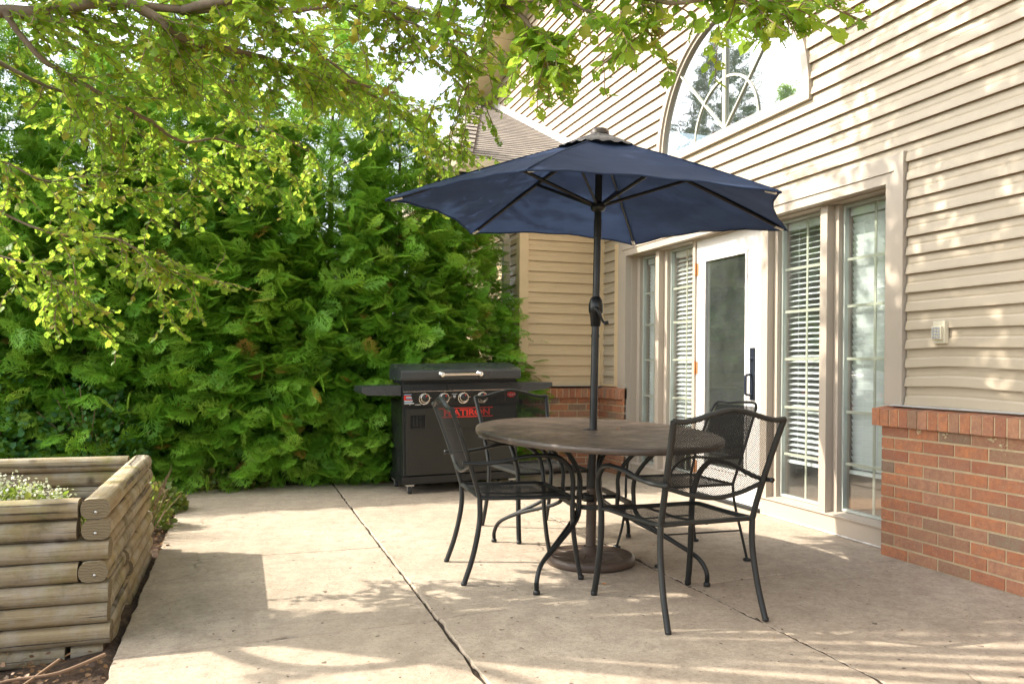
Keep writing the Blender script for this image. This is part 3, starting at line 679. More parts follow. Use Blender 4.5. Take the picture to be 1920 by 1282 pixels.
# ------------------------------------------------------------------ chairs
CAMEL = [(-1, 0), (-.82, -.004), (-.62, .006), (-.35, .028), (0, .045), (.35, .028), (.62, .006), (.82, -.004), (1, 0)]
def make_chair():
    t = empty('armchair', (0, 0, 0)); sz = .418; r = .0105
    tw, bw = .272, .222          # half widths top, bottom of back
    HT = .862
    def up(s, z):                # side upright: local x,y by height
        k = max(0, (z-sz)/(HT-sz)); return Vector((s*(.232+(tw-.232)*k**1.3), -.235-.150*k**1.1, z))
    fl = 1.0
    for s in (-1, 1):
        mb = MB(); mb.tube(catmull([(s*.243, -.315, .0), (s*.238, -.268, .14), (s*.233, -.236, .30), up(s, sz)], 5), .0135, 8); mb.lathe((s*.243, -.315, 0), [(0, 0), (.013, 0), (.013, .015), (0, .015)], 8)
        obj('leg', mb, 'black_metal', t, local=True)
        mb = MB(); mb.tube(catmull([(s*.262, .285, 0), (s*.256, .262, .12), (s*.250, .243, .28), (s*.252, .240, .42), (s*.268, .236, .50), (s*.280, .215, .565), (s*.288, .155, .618), (s*.290, .09, .632)], 5), .0155, 8, flat=.8, up=(0, 1, 0)); mb.lathe((s*.262, .285, 0), [(0, 0), (.016, 0), (.016, .02), (0, .02)], 8)
        obj('leg', mb, 'black_metal', t, local=True)
        mb = MB(); p = up(s, .595); mb.tube(catmull([(s*.290, .09, .632), (s*.288, -.02, .628), (s*.282, -.13, .606), (s*.270, -.23, .595), (s*.262, -.325, .598)], 5), [.0145]*21, 8, flat=.7, up=(0, 0, 1))
        mb.lathe((s*.262, -.325, .598), [(0, .004), (.011, .003), (.011, -.004)], 8, axis=(0, -1, 0))
        obj('armrest', mb, 'black_metal', t, local=True)
    mb = MB()
    for s in (-1, 1): mb.tube([up(s, sz+(HT-sz)*i/6) for i in range(7)], .0145, 8, flat=.8, up=(0, 1, 0))
    top = [Vector((u*tw, -.385-.012*math.cos(u*1.5), HT+dz*.9)) for u, dz in CAMEL]; mb.tube(catmull(top, 4), .0145, 8, flat=.8, up=(0, 0, 1))
    zb = .585; xb = up(1, zb).x
    bot = [up(-1, zb)]+[Vector((u*xb, up(1, zb).y-.008*(1-u*u), zb-.052*math.cos(u*math.pi/2)**1.0)) for u in (-.8, -.55, -.25, 0, .25, .55, .8)]+[up(1, zb)]
    mb.tube(catmull(bot, 4), .010, 8)
    obj('back_frame', mb, 'black_metal', t, local=True)
    # mesh panel in back
    mb = MB(); n = 16
    tc = catmull(top, 4); bc = catmull(bot, 4)
    def pick(c, u):
        i = u*(len(c)-1); a = int(i); a = min(a, len(c)-2); return c[a].lerp(c[a+1], i-a)
    for i in range(n):
        for j in range(6):
            q = []
            for (ui, vj) in ((i, j), (i+1, j), (i+1, j+1), (i, j+1)):
                u, v = ui/n, vj/6; p = pick(bc, u).lerp(pick(tc, u), v); sd = up(1, p.z).x; k = (u-.5)*2; p.x = k*sd; p.y = up(1, p.z).y-.012*(1-k*k); q.append(p)
            fi = len(mb.f); mb.add(q, [(0, 1, 2, 3)], True); mb.uv[fi] = [(p.x, p.z) for p in q]
    obj('backrest', mb, 'mesh_back', t, local=True)
    mb = MB(); n = 8
    def sp(u, v): x = (u-.5)*2; return Vector((x*(.235+.012*v), -.232+.475*v, sz+.004-.012*math.sin(v*math.pi)*math.cos(x*1.2)-.012*max(0, v-.85)/.15))
    for i in range(n):
        for j in range(n):
            q = [sp(i/n, j/n), sp((i+1)/n, j/n), sp((i+1)/n, (j+1)/n), sp(i/n, (j+1)/n)]; fi = len(mb.f); mb.add(q, [(0, 1, 2, 3)], True); mb.uv[fi] = [(p.x, p.y) for p in q]
    obj('seat', mb, 'mesh_seat', t, local=True)
    mb = MB(); c = [sp(0, 0), sp(.5, 0), sp(1, 0)]
    for pts in ([sp(i/8, 0) for i in range(9)], [sp(i/8, 1) for i in range(9)], [sp(0, i/8) for i in range(9)], [sp(1, i/8) for i in range(9)]): mb.tube(pts, .0140, 6, flat=.75, up=(0, 0, 1))
    mb.tube([sp(.5, 0)-Vector((0, 0, .008)), sp(.5, .5)-Vector((0, 0, .012)), sp(.5, 1)-Vector((0, 0, .008))], .006, 6)
    obj('seat_frame', mb, 'black_metal', t, local=True)
    return t
chair = make_chair()
SPOTS = [((1.375, 4.02), -94, 'black mesh armchair left of the table, nearest the wooden planter'),
         ((1.866, 3.195), 3.5, 'black mesh armchair in front of the table with its back to the viewer'),
         ((1.83, 4.90), 187, 'black mesh armchair behind the table, in front of the gas grill and brick corner')]
for i, (p, a, lb) in enumerate(SPOTS):
    o = chair if i == 0 else copy_tree(chair)
    o.location = (*p, .002); o.rotation_euler = (0, 0, rad(a)); tag(o, lb, 'chair', 'matching mesh armchairs round the oval table')
# the slimmer fourth chair
def make_side():
    t = empty('side_chair', (2.42, 4.09, 0.002), rad(91)); sz = .42
    for s in (-1, 1):
        mb = MB(); mb.tube(catmull([(s*.262, -.265, 0.006), (s*.245, -.235, .16), (s*.225, -.205, .32), (s*.215, -.20, sz)], 5), .0075, 8); mb.lathe((s*.262, -.265, 0), [(0, 0), (.022, 0), (.022, .010), (.008, .016)], 12); obj('leg', mb, 'black_metal', t, local=True)
        mb = MB(); mb.tube(catmull([(s*.245, .285, .006), (s*.222, .26, .14), (s*.215, .245, .28), (s*.228, .235, sz), (s*.25, .20, .53), (s*.262, .10, .585), (s*.262, -.05, .575), (s*.235, -.25, .57)], 5), .0075, 8); mb.lathe((s*.245, .285, 0), [(0, 0), (.022, 0), (.022, .010), (.008, .016)], 12); obj('leg', mb, 'black_metal', t, local=True)
    mb = MB()
    mb.tube(catmull([(-.215, -.20, sz), (-.228, -.25, .58), (-.215, -.33, .78), (-.19, -.37, .855), (-.13, -.385, .872), (0, -.39, .868), (.10, -.388, .86), (.18, -.375, .865), (.215, -.355, .83), (.228, -.31, .72), (.228, -.25, .58), (.215, -.20, sz)], 6), .008, 8)
    mb.tube(catmull([(-.228, -.25, .58), (0, -.27, .555), (.228, -.25, .58)], 6), .007, 8); obj('back_frame', mb, 'black_metal', t, local=True)
    mb = MB()
    for i in range(8):
        for j in range(6):
            q = []
            for (a, b) in ((i, j), (i+1, j), (i+1, j+1), (i, j+1)):
                u, v = a/4-1, b/6; z = .57+(.85-.57)*v; q.append(Vector((u*(.222-.02*v), -.255-.12*v-.02*(1-u*u), z)))
            fi = len(mb.f); mb.add(q, [(0, 1, 2, 3)], True); mb.uv[fi] = [(p.x, p.z) for p in q]
    obj('backrest', mb, 'mesh_seat', t, local=True)
    mb = MB()
    q = [Vector((-.215, -.20, sz)), Vector((.215, -.20, sz)), Vector((.228, .235, sz)), Vector((-.228, .235, sz))]; mb.add(q, [(0, 1, 2, 3)]); mb.uv[0] = [(p.x, p.y) for p in q]; obj('seat', mb, 'mesh_seat', t, local=True)
    mb = MB(); mb.tube([q[0], q[1]], .008, 8).tube([q[1], q[2]], .008, 8).tube([q[2], q[3]], .008, 8).tube([q[3], q[0]], .008, 8)
    for s in (-1, 1): mb.tube([(s*.243, -.235, .165), (s*.222, .26, .165)], .005, 6)
    obj('seat_frame', mb, 'black_metal', t, local=True)
    return t
tag(make_side(), 'slim black wire chair with disc feet between the table and the glass door', 'chair')

# ------------------------------------------------------------------ table
tb = tag(empty('patio_table', (1.83, 4.06, .002), rad(-7.3)), 'oval brown metal patio table under the navy umbrella', 'table')
A_, B_ = .615, 1.03; TZ = .725
def ell(r_off, z, n=72, ax=None): return [((A_+r_off)*math.cos(2*math.pi*i/n), (B_+r_off)*math.sin(2*math.pi*i/n), z) for i in range(n)]
mb = MB(); n = 72; rings = [(-.02, TZ), (-.012, TZ+.003), (0, TZ), (.004, TZ-.01), (.002, TZ-.026), (-.012, TZ-.03), (-.05, TZ-.018)]
inner = [[(.034*math.cos(2*math.pi*i/n), .034*math.sin(2*math.pi*i/n), TZ-.001)] for i in range(n)]
vs = [x[0] for x in inner]; fs = []
for ro, z in rings: vs += ell(ro, z)
for k in range(len(rings)):
    for i in range(n): fs.append((k*n+i, k*n+(i+1) % n, (k+1)*n+(i+1) % n, (k+1)*n+i))
mb.add(vs, fs, True)
vs = [(x*1.0, y, TZ-.014) for x, y, z in [v[0] for v in inner]]+ell(-.05, TZ-.018); mb.add(vs, [(i, n+i, n+(i+1) % n, (i+1) % n) for i in range(n)], True)
obj('tabletop', mb, 'tabletop', tb, local=True)
mb = MB(); mb.lathe((0, 0, TZ-.001), [(.023, -.03), (.023, .006), (.034, .006), (.042, .001)], 24); obj('umbrella_ring', mb, 'black_metal', tb, local=True)
for sx in (-1, 1):
    for sy in (-1, 1):
        mb = MB(); fx, fy = sx*.43, sy*.57
        for k, (tx, ty, mx_, my_) in enumerate(((.36, .50, .145, .30), (.20, .66, .11, .16))):
            mb.tube(catmull([(fx, fy, 0), (fx*.995, fy*.995, .07), (sx*.395, sy*.53, .135), (sx*.30, sy*(.45-.03*k), .20), (sx*mx_*1.15, sy*my_*1.1, .30), (sx*mx_, sy*my_, .40), (sx*mx_*1.05, sy*my_*1.08, .52), (sx*(mx_+.09), sy*(my_+.10), .645), (sx*tx, sy*ty, TZ-.02)], 5), .0115, 8)
        mb.lathe((fx, fy, 0), [(0, 0), (.017, 0), (.017, .014), (.012, .02)], 10)
        obj('leg', mb, 'black_metal', tb, local=True)
mb = MB()
def loop(hx, hy, z, r=.09, n=8):
    pts = []
    for cx_, cy_, a0 in ((hx-r, hy-r, 0), (-hx+r, hy-r, 90), (-hx+r, -hy+r, 180), (hx-r, -hy+r, 270)):
        for i in range(n+1): a = rad(a0+90*i/n); pts.append((cx_+r*math.cos(a), cy_+r*math.sin(a), z))
    return pts+[pts[0]]
mb.tube(loop(.155, .32, .355), .016, 4, flat=1.0, up=(0, 0, 1), caps=False)
mb.tube([(-.155, 0, .355), (-.04, 0, .355)], .012, 6).tube([(.04, 0, .355), (.155, 0, .355)], .012, 6).tube([(-.36, .50, TZ-.03), (0, .54, TZ-.03), (.36, .50, TZ-.03)], .009, 6).tube([(-.36, -.50, TZ-.03), (0, -.54, TZ-.03), (.36, -.50, TZ-.03)], .009, 6)
mb.lathe((0, 0, .335), [(.036, 0), (.043, 0), (.043, .04), (.036, .04), (.036, 0)], 20)
obj('stretcher', mb, 'black_metal', tb, local=True)

# ------------------------------------------------------------------ umbrella
um = tag(empty('patio_umbrella', (1.83, 4.05, 0)), 'open navy blue canvas patio umbrella standing through the table', 'umbrella')
UC = Vector((1.868, 4.05, 0)); TOPZ = 2.335; 
def tilt(p): return Vector(p)
TIPS = [Vector(p) for p in ((3.03, 3.95, 1.885), (2.56, 4.97, 1.915), (1.42, 5.06, 1.935), (.68, 4.0, 1.90), (1.133, 3.17, 1.90), (2.29, 3.03, 1.865))]
APEX = Vector((UC.x, UC.y, TOPZ))
angs = [math.atan2(t.y-UC.y, t.x-UC.x) for t in TIPS]; RIB = 1.165
def rp(i, v, drop=0): return APEX.lerp(TIPS[i % 6], v)+Vector((0, 0, .05*v*(1-v)-drop))
mb = MB(); hem = MB(); nu, nv = 14, 14
for i in range(6):
    g = []
    for j in range(nv+1):
        v = .06+.94*j/nv; row = []
        for k in range(nu+1):
            u = k/nu; s_ = 4*u*(1-u); ve = v*(1-.058*s_*v*v)
            a = rp(i, ve); b = rp(i+1, ve); p = a.lerp(b, u); p.z -= .022*s_*math.sin(min(1, v)*math.pi*.9)-.010*s_*v**6
            p.z += .0035*math.sin(u*23+v*9+i*2)*v; row.append(tilt(p))
        g.append(row)
    for j in range(nv):
        for k in range(nu): mb.add([g[j][k], g[j][k+1], g[j+1][k+1], g[j+1][k]], [(0, 1, 2, 3)], True)
    hem.tube([p-Vector((0, 0, .004)) for p in g[nv]], .0042, 5)
o = obj('canopy', mb, 'canvas', um, weld=.0008)
canopy = o; obj('hem', hem, 'canvas', canopy)
mb = MB(); g = []
for j in range(6):
    v = .0+.21*j/5; row = []
    for k in range(73):
        q = k % 72; i_ = q//12; u = (q % 12)/12; s_ = 4*u*(1-u); p = rp(i_, v*(1+.04*s_)).lerp(rp(i_+1, v*(1+.04*s_)), u)
        row.append(p+Vector((0, 0, .034-.024*(v/.21)**1.5+.006*s_*(v/.21)+.005*math.sin(k*1.9)*(v/.21)**2)))
    g.append(row)
for j in range(5):
    for k in range(72): mb.add([g[j][k], g[j][k+1], g[j+1][k+1], g[j+1][k]], [(0, 1, 2, 3)], True)
vent = obj('vent_flap', mb, 'vent_canvas', canopy, weld=.0005)
mb = MB(); tp = tilt((UC.x, UC.y, TOPZ)); mb.lathe(tp, [(.052, .016), (.052, .032), (.040, .046), (.014, .052), (.0, .052)], 20); obj('finial', mb, 'cast', um)
base_p = Vector((1.830, 4.045, 0)); top_p = tp+Vector((0, 0, .02))
def pl(z): return base_p.lerp(top_p, z/top_p.z)
mb = MB(); mb.tube([pl(1.38), pl(top_p.z)], .0200, 16); mb.tube([pl(.06), pl(1.40)], .0212, 16); mb.tube([pl(1.235), pl(1.25)], .024, 16); mb.tube([pl(1.78), pl(1.885)], .0218, 16)
obj('pole', mb, 'pole', um)
mb = MB(); HZ = 1.965
mb.lathe(pl(HZ)-Vector((0, 0, .02)), [(.02, -.02), (.034, -.014), (.042, .0), (.042, .018), (.03, .03), (.02, .034)], 20); obj('runner', mb, 'pole', um)
for i in range(6):
    mb = MB(); mb.tube([tilt(rp(i, v, .014)) for v in (.05, .2, .4, .6, .8, .955)], .0078, 6, flat=1.5, up=(0, 0, 1)); rb = obj('rib', mb, 'pole', um)
    mb = MB(); mb.tube([pl(HZ)+Vector((.035*math.cos(angs[i]), .035*math.sin(angs[i]), 0)), tilt(rp(i, .44, .02))], .0075, 6, flat=1.4, up=(0, 0, 1)); obj('strut', mb, 'pole', rb)
    mb = MB(); p0, p1 = tilt(rp(i, .93, .022)), tilt(rp(i, .975, .016)); mb.tube([p0, p1], .012, 6, flat=.5, up=(0, 0, 1)); obj('tip_pocket', mb, 'tab', rb)
mb = MB(); c = pl(1.385); cz = c.z
mb.lathe(c, [(.019, -.092), (.027, -.088), (.033, -.02), (.035, -.018), (.040, -.01), (.040, .03), (.033, .058), (.024, .072), (.019, .074)], 20)
cr = obj('crank_housing', mb, 'pole', um)
mb = MB(); cc = c-Fv*.04; mb.lathe(cc, [(0, .02), (.014, .018), (.016, -.004)], 12, axis=-Fv); 
mb.tube(catmull([cc-Fv*.012, cc-Fv*.018+Rv*.012-Uv*.02, cc-Fv*.016+Rv*.032-Uv*.062, cc-Fv*.018+Rv*.042-Uv*.072], 4), [.010]*6+[.007]*7, 8).tube([cc-Fv*.018+Rv*.040-Uv*.074, cc-Fv*.018+Rv*.062-Uv*.070], .010, 8); obj('crank_handle', mb, 'pole', cr)
mb = MB()
for i in range(6): mb.tube([rp(i, v, -.0015) for v in (.20, .4, .6, .8, .985)], .0035, 5)
obj('seam', mb, 'canvas', canopy)
# weighted base
mb = MB(); bc_ = Vector((base_p.x, base_p.y, .003))
mb.lathe(bc_, [(0, 0), (.238, 0), (.245, .010), (.243, .034), (.232, .046), (.222, .048), (.215, .040), (.08, .052), (.075, .058), (.05, .062), (.045, .085), (.036, .09)], 56)
for k in range(8):
    a0 = k*math.pi/4
    mb.tube([bc_+Vector((r_*math.cos(a0+b), r_*math.sin(a0+b), .050-.014*(r_-.07)/.14)) for r_, b in ((.075, 0), (.11, .10), (.15, .12), (.185, -.02), (.205, -.2))], .0075, 6)
    mb.tube([bc_+Vector((r_*math.cos(a0+b), r_*math.sin(a0+b), .049-.014*(r_-.07)/.14)) for r_, b in ((.10, .05), (.125, .3), (.165, .42), (.20, .38))], .006, 6)
ub = obj('base', mb, 'cast', um)
mb = MB(); mb.tube([pl(.06), pl(.41)], .0285, 16); mb.lathe(pl(.40), [(.0285, -.01), (.032, 0), (.030, .012), (.022, .014)], 16); obj('base_tube', mb, 'cast', um)

# ------------------------------------------------------------------ grill
gr = tag(empty('gas_grill', (1.80, 6.62, 0)), 'black gas grill on casters with four knobs, in front of the hedge', 'grill')
gr.rotation_euler = (0, -rad(1.2), rad(1.0)); gr.scale = (.98, .98, .99)
def gobj(name, mb, mat, parent, bevel=0): return obj(name, mb, mat, parent, bevel=bevel, local=True)
gx0, gx1 = -.515, .515
mb = MB(); mb.box(gx0, gx1, .012, .50, .155, .80).box(gx0-.012, gx1+.012, -.004, .515, .088, .154)
body = gobj('cabinet', mb, 'grill_black', gr, .005)
mb = MB()
for k in range(14):
    for j in range(6): mb.box(gx0-.0015, gx0-.0005, .08+j*.028+(k % 2)*.014, .096+j*.028+(k % 2)*.014, .17+k*.012, .176+k*.012)
gobj('side_vent', mb, 'firebox', body)
mb = MB(); mb.box(gx0+.022, gx0+.19, -.012, .012, .655, .745); mb.box(gx0+.022, gx0+.062, -.012, .012, .560, .6545).box(gx0+.162, gx0+.19, -.012, .012, .560, .6545)
mb2 = MB(); mb2.box(gx0+.022, gx1-.022, -.012, .011, .165, .548).box(gx0+.19, gx1-.022, -.0118, .011, .5485, .725).box(gx0+.022, gx0+.062, -.0117, .011, .5485, .725).box(gx0+.0625, gx0+.1895, -.0116, .011, .5485, .562).box(gx0+.0625, gx0+.1895, -.0116, .011, .668, .725)
dr = gobj('cabinet_door', mb2, 'grill_panel', gr, .002)
mb = MB(); mb.box(gx0+.063, gx0+.189, .004, .011, .563, .667); gobj('handle_recess', mb, 'firebox', dr)
mb = MB()
for k in range(3): mb.box(gx0+.085+k*.028, gx0+.103+k*.028, -.006, .004, .572, .658)
gobj('regulator_dial', mb, 'grill_black', dr, .002)
mb = MB(); mb.box(gx0+.36, gx0+.42, -.020, -.0125, .345, .362).box(gx0+.36, gx0+.372, -.014, -.0122, .345, .362); gobj('door_pull', mb, 'galv', dr, .002)
# control panel
mb = MB(); mb.prism([(gx0-.004, -.02, .752), (gx0-.004, -.032, .872), (gx0-.004, -.010, .935), (gx0-.004, .06, .935), (gx0-.004, .06, .752)], (1.038, 0, 0))
cp = gobj('control_panel', mb, 'grill_black', gr, .003)
mb = MB()
for k in range(44):
    for j in range(2): 
        x = gx0+.06+k*.0212+(j*.0106); z = .893+j*.018; y = -.0318+(z-.872)*.355
        mb.box(x, x+.009, y-.0012, y+.002, z, z+.008)
gobj('vent_holes', mb, 'firebox', cp)
mb = MB(); mb.box(gx0-.002, gx0+.955, -.0355, -.030, .868, .8715).box(gx0+.905, gx0+.9075, -.034, -.027, .765, .868); gobj('edge_trim', mb, 'chrome', cp)
def disc_text(body_, size, loc, mat, parent, name, sx=1.0, ext=.0006, rx=90, offset=0):
    cu = bpy.data.curves.new(name, 'FONT'); cu.body = body_; cu.size = size; cu.extrude = ext; cu.offset = offset; cu.align_x = 'CENTER'
    to = bpy.data.objects.new(name, cu); C.objects.link(to); bpy.context.view_layer.update()
    me = bpy.data.meshes.new_from_object(to.evaluated_get(bpy.context.evaluated_depsgraph_get())); C.objects.unlink(to); bpy.data.objects.remove(to)
    R_ = Matrix.Translation(loc)@Matrix.Rotation(rad(rx), 4, 'X')@Matrix.Diagonal((sx, 1, 1, 1)); me.transform(R_); me.materials.clear(); me.materials.append(M[mat])
    o = bpy.data.objects.new(name, me); C.objects.link(o); o.parent = parent; return o
for k in range(4):
    x = gx0+.19+k*.172; z = .812; y = -.027
    mb = MB(); mb.lathe((x, y, z), [(.030, .0), (.038, .004), (.040, .008), (.036, .011), (.031, .009)], 28, axis=(0, -1, -.1))
    mb.box(x-.055, x-.036, y-.010, y, z-.002, z+.003, Matrix.Rotation(rad(20), 3, 'Y')).box(x+.036, x+.055, y-.010, y, z-.002, z+.003, Matrix.Rotation(rad(-5), 3, 'Y')).box(x-.002, x+.002, y-.01, y, z+.036, z+.047)
    mb.lathe((x-.008, y-.003, z-.006), [(.040, .001), (.046, .003), (.048, .002)], 24, axis=(0, -1, -.1))
    bz = gobj('knob_bezel', mb, 'chrome', cp)
    mb = MB(); mb.lathe((x, y-.004, z), [(.029, 0), (.028, .022), (.024, .027), (0, .028)], 24, axis=(0, -1, -.1)); kn = gobj('knob', mb, 'grill_black', bz if False else cp)
    mb = MB(); mb.lathe((x+.004, y-.0325, z+.017), [(.0065, 0), (.006, .001), (0, .001)], 10, axis=(0, -1, -.1)); gobj('knob_mark', mb, 'red', kn)
mb = MB()
for k in range(9):
    mb.cur = (0, 1, 0, 2, 1, 0, 2, 1, 0)[k]; L = random.uniform(.055, .085); mb.box(gx0+.008, gx0+.008+L, -.0345+.0007*k, -.028, .768+k*.0105, .7745+k*.0105)
mb.cur = 2; mb.box(gx0+.006, gx0+.022, -.0352, -.027, .800, .830)
gobj('warning_sticker', mb, ['print_white', 'print_blue', 'red'], cp)
mb = MB(); mb.lathe((gx0+.965, -.033, .826), [(.040, 0), (.040, .0012), (0, .0012)], 32, axis=(0, -1, -.1))
for i, v in enumerate(mb.v): mb.v[i] = (gx0+.965+(v[0]-(gx0+.965))*1.02, v[1], .826+(v[2]-.826)*.64)
em = gobj('oval_badge', mb, 'red', cp)
disc_text('CHAR-GRILLER', .0135, (gx0+.965, -.0362, .8215), 'print_white', em, 'badge_lettering', .82)
mb = MB(); mb.box(gx0+.942, gx0+.988, -.0355, -.0335, .836, .8375).box(gx0+.942, gx0+.988, -.0355, -.0335, .815, .8165); gobj('badge_lines', mb, 'print_white', em)
mb = MB(); mb.prism([(gx0+.436, -.0305, .832), (gx0+.436, -.0305, .818), (gx0+.448, -.0305, .806), (gx0+.460, -.0305, .818), (gx0+.460, -.0305, .832)], (0, .003, 0)); gobj('shield_mark', mb, 'button', cp)
disc_text('FLAT IRON', .012, (gx0+.448, -.031, .838), 'print_white', cp, 'small_lettering', .8)
disc_text('FLATIRON', .072, (gx0+.563, -.0145, .657), 'red', dr, 'red_lettering', 1.25, .0012, offset=.0022)
mb = MB(); mb.box(gx0+.31, gx0+.80, -.0155, -.0125, .7155, .7225).box(gx0+.34, gx0+.80, -.0155, -.0125, .640, .648); gobj('red_stripe', mb, 'red', dr)
mb = MB()
for x in (gx0+.055, gx0+.175): mb.box(x, x+.004, -.030, -.026, .757, .765)
mb.box(gx0+.10, gx0+.15, -.030, -.026, .757, .761); gobj('panel_lettering', mb, 'print_white', cp)
# lid
mb = MB()
prof = [(.055, .962), (-.042, .962), (-.052, .975), (-.052, 1.032), (-.044, 1.044), (.06, 1.068), (.20, 1.094), (.36, 1.104), (.43, 1.08), (.46, 1.02), (.46, .962)]
mb.prism([(gx0-.022, y, z) for y, z in prof], (1.075, 0, 0)); lid = gobj('lid', mb, 'grill_lid', gr, .006)
mb = MB(); mb.box(gx0+.01, gx1-.01, .0, .45, .9355, .9615); gobj('firebox_rim', mb, 'firebox', gr)
mb = MB()
for x in (gx0+.27, gx0+.75): mb.tube([(x, -.035, 1.045), (x+(.02 if x > 0 else -.02), .14, 1.083), (x+(.05 if x > 0 else -.05), .3, 1.100)], .003, 6)
gobj('lid_crease', mb, 'grill_black', lid)
mb = MB(); hy = -.105
mb.tube([(-.19, hy, 1.008), (.15, hy, 1.008)], .0125, 14)
for x in (-.19, .15):
    mb.lathe((x, -.052, 1.010), [(.026, 0), (.026, .008), (.017, .014), (.014, .05)], 16, axis=(0, -1, 0)); mb.lathe((x, hy+.016, 1.008), [(.020, -.006), (.022, .0), (.022, .02), (.016, .028), (0, .030)], 16, axis=(0, -1, 0))
gobj('lid_handle', mb, 'chrome', lid)
for s in (-1, 1):
    mb = MB(); xa = gx0-.006 if s < 0 else gx1+.006; xe = xa+s*(.335)
    pr = [(xa, .835), (xa, .925), (xe, .922), (xe+s*.004, .91), (xe+s*.004, .885), (xe-s*.05, .865)] if s > 0 else [(xa, .835), (xa, .925), (xe, .918), (xe+s*.004, .908), (xe+s*.004, .868), (xe-s*.05, .845)]
    mb.prism([(x, .0, z) for x, z in pr], (0, .42, 0)); gobj('side_shelf', mb, 'grill_lid', gr, .006)
for x, y in ((gx0+.055, .03), (gx1-.055, .03), (gx0+.03, .46), (gx1-.03, .46)):
    mb = MB(); mb.box(x-.034, x+.034, y-.040, y+.03, .074, .0875); mb.prism([(x-.017, y-.02, .078), (x-.014, y-.015, .032), (x-.006, y-.005, .026), (x+.012, y+.005, .03), (x+.017, y+.02, .078)], (0, .001, 0)); mb.box(x-.018, x-.0155, y-.016, y+.012, .028, .076).box(x+.0155, x+.018, y-.016, y+.012, .028, .076)
    cs = gobj('caster', mb, 'galv', gr)
    mb = MB(); mb.lathe((x-.013, y-.01, .036), [(0, 0), (.033, 0), (.036, .003), (.036, .023), (.033, .026), (0, .026)], 20, axis=(1, 0, .0)); gobj('wheel', mb, 'rubber', cs)

# ------------------------------------------------------------------ planter
pt = tag(empty('log_planter', (-.55, 3.42, 0)), 'weathered landscape timber planter box at the left edge of the patio', 'planter')
LT = .079
def log(mb, mbend, axis, a, b, c0, z, w_=.104, h=LT*1.03, zo=0):
    # rounded timber from a to b along axis; c0 centre across; z centre height
    n = 16; k = 12; vs = []; jx = [random.gauss(0, .0015) for _ in range(k+1)]
    for i in range(k+1):
        t = a+(b-a)*i/k
        for j in range(n):
            an = 2*math.pi*j/n; cx_, sz_ = math.cos(an), math.sin(an)
            x = (abs(cx_)**.85)*math.copysign(1, cx_)*w_/2*(1+jx[i]); zz = (abs(sz_)**.9)*math.copysign(1, sz_)*h*.56
            zz = max(-h*.475, min(h*.475, zz))
            vs.append((t, c0+x, z+zz) if axis == 0 else (c0+x, t, z+zz))
    mb.add(vs, [(i*n+j, i*n+(j+1) % n, (i+1)*n+(j+1) % n, (i+1)*n+j) for i in range(k) for j in range(n)], True)
    mb.cur = 1; mb.add(vs[:n], [tuple(range(n))]); mb.add(vs[-n:], [tuple(range(n))]); mb.cur = 0
XL = -2.6; xc, yf, yk = -.522, 3.452, 4.935
M['timber_end'] = m_logend()
me_ = {}
for r in range(7):
    z = .514-r*LT; c_lean = (6-r)*.006
    side_through = r in (0, 1, 3)
    j = lambda: random.uniform(-.006, .006)
    a, b = MB(), MB()
    yfr = yf+c_lean
    ys = (yfr-.05+j() if side_through else yfr+.052+j())
    ye = 4.985+j()+(r % 3)*.02 if r < 5 else 5.08
    if r in (4, 5): log(a, b, 1, ys, (3.98, 4.12)[r-4], xc-.008, z); log(a, b, 1, (3.985, 4.126)[r-4], ye, xc+.006, z)
    else: log(a, b, 1, ys, ye, xc+j()*.8, z)
    obj('side_timber', a, ['log_y', 'timber_end'], pt)
    a, b = MB(), MB(); log(a, b, 0, XL, (xc-.060 if side_through else xc+.052)+j(), yfr+j()*.6, z-.003)
    obj('front_timber', a, ['log_x', 'timber_end'], pt)
    a, b = MB(), MB(); log(a, b, 0, XL, (xc-.060 if side_through else xc-.055)+j(), yk+j()*.5, z+.002)
    obj('back_timber', a, ['log_x', 'timber_end'], pt)
for ax_, p_ in ((0, (XL, -.62, yf+.02, -.035)), (0, (-.60, -.49, yf+.02, -.04)), (1, (3.53, 5.05, xc, -.04))):
    a = MB(); log(a, a, ax_, *p_); obj('footing_timber', a, ['log_y' if ax_ else 'log_x', 'timber_end'], pt)
mb = MB()
for r in (0, 1, 3): mb.lathe((xc+.003, yf+(6-r)*.006-.0535, .514-r*LT-.012), [(0, .003), (.006, .002), (.006, 0)], 8, axis=(0, -1, 0))
obj('nail_head', mb, 'galv', pt)
mb = MB()
n = 18; vs = []
for j in range(n+1):
    for i in range(n+1): vs.append((XL+(xc-.03-XL)*i/n, yf+(yk-yf)*j/n, .34+random.uniform(-.02, .02)))
mb.add(vs, [(j*(n+1)+i, j*(n+1)+i+1, (j+1)*(n+1)+i+1, (j+1)*(n+1)+i) for j in range(n) for i in range(n)], True); obj('planter_soil', mb, 'soil', pt)
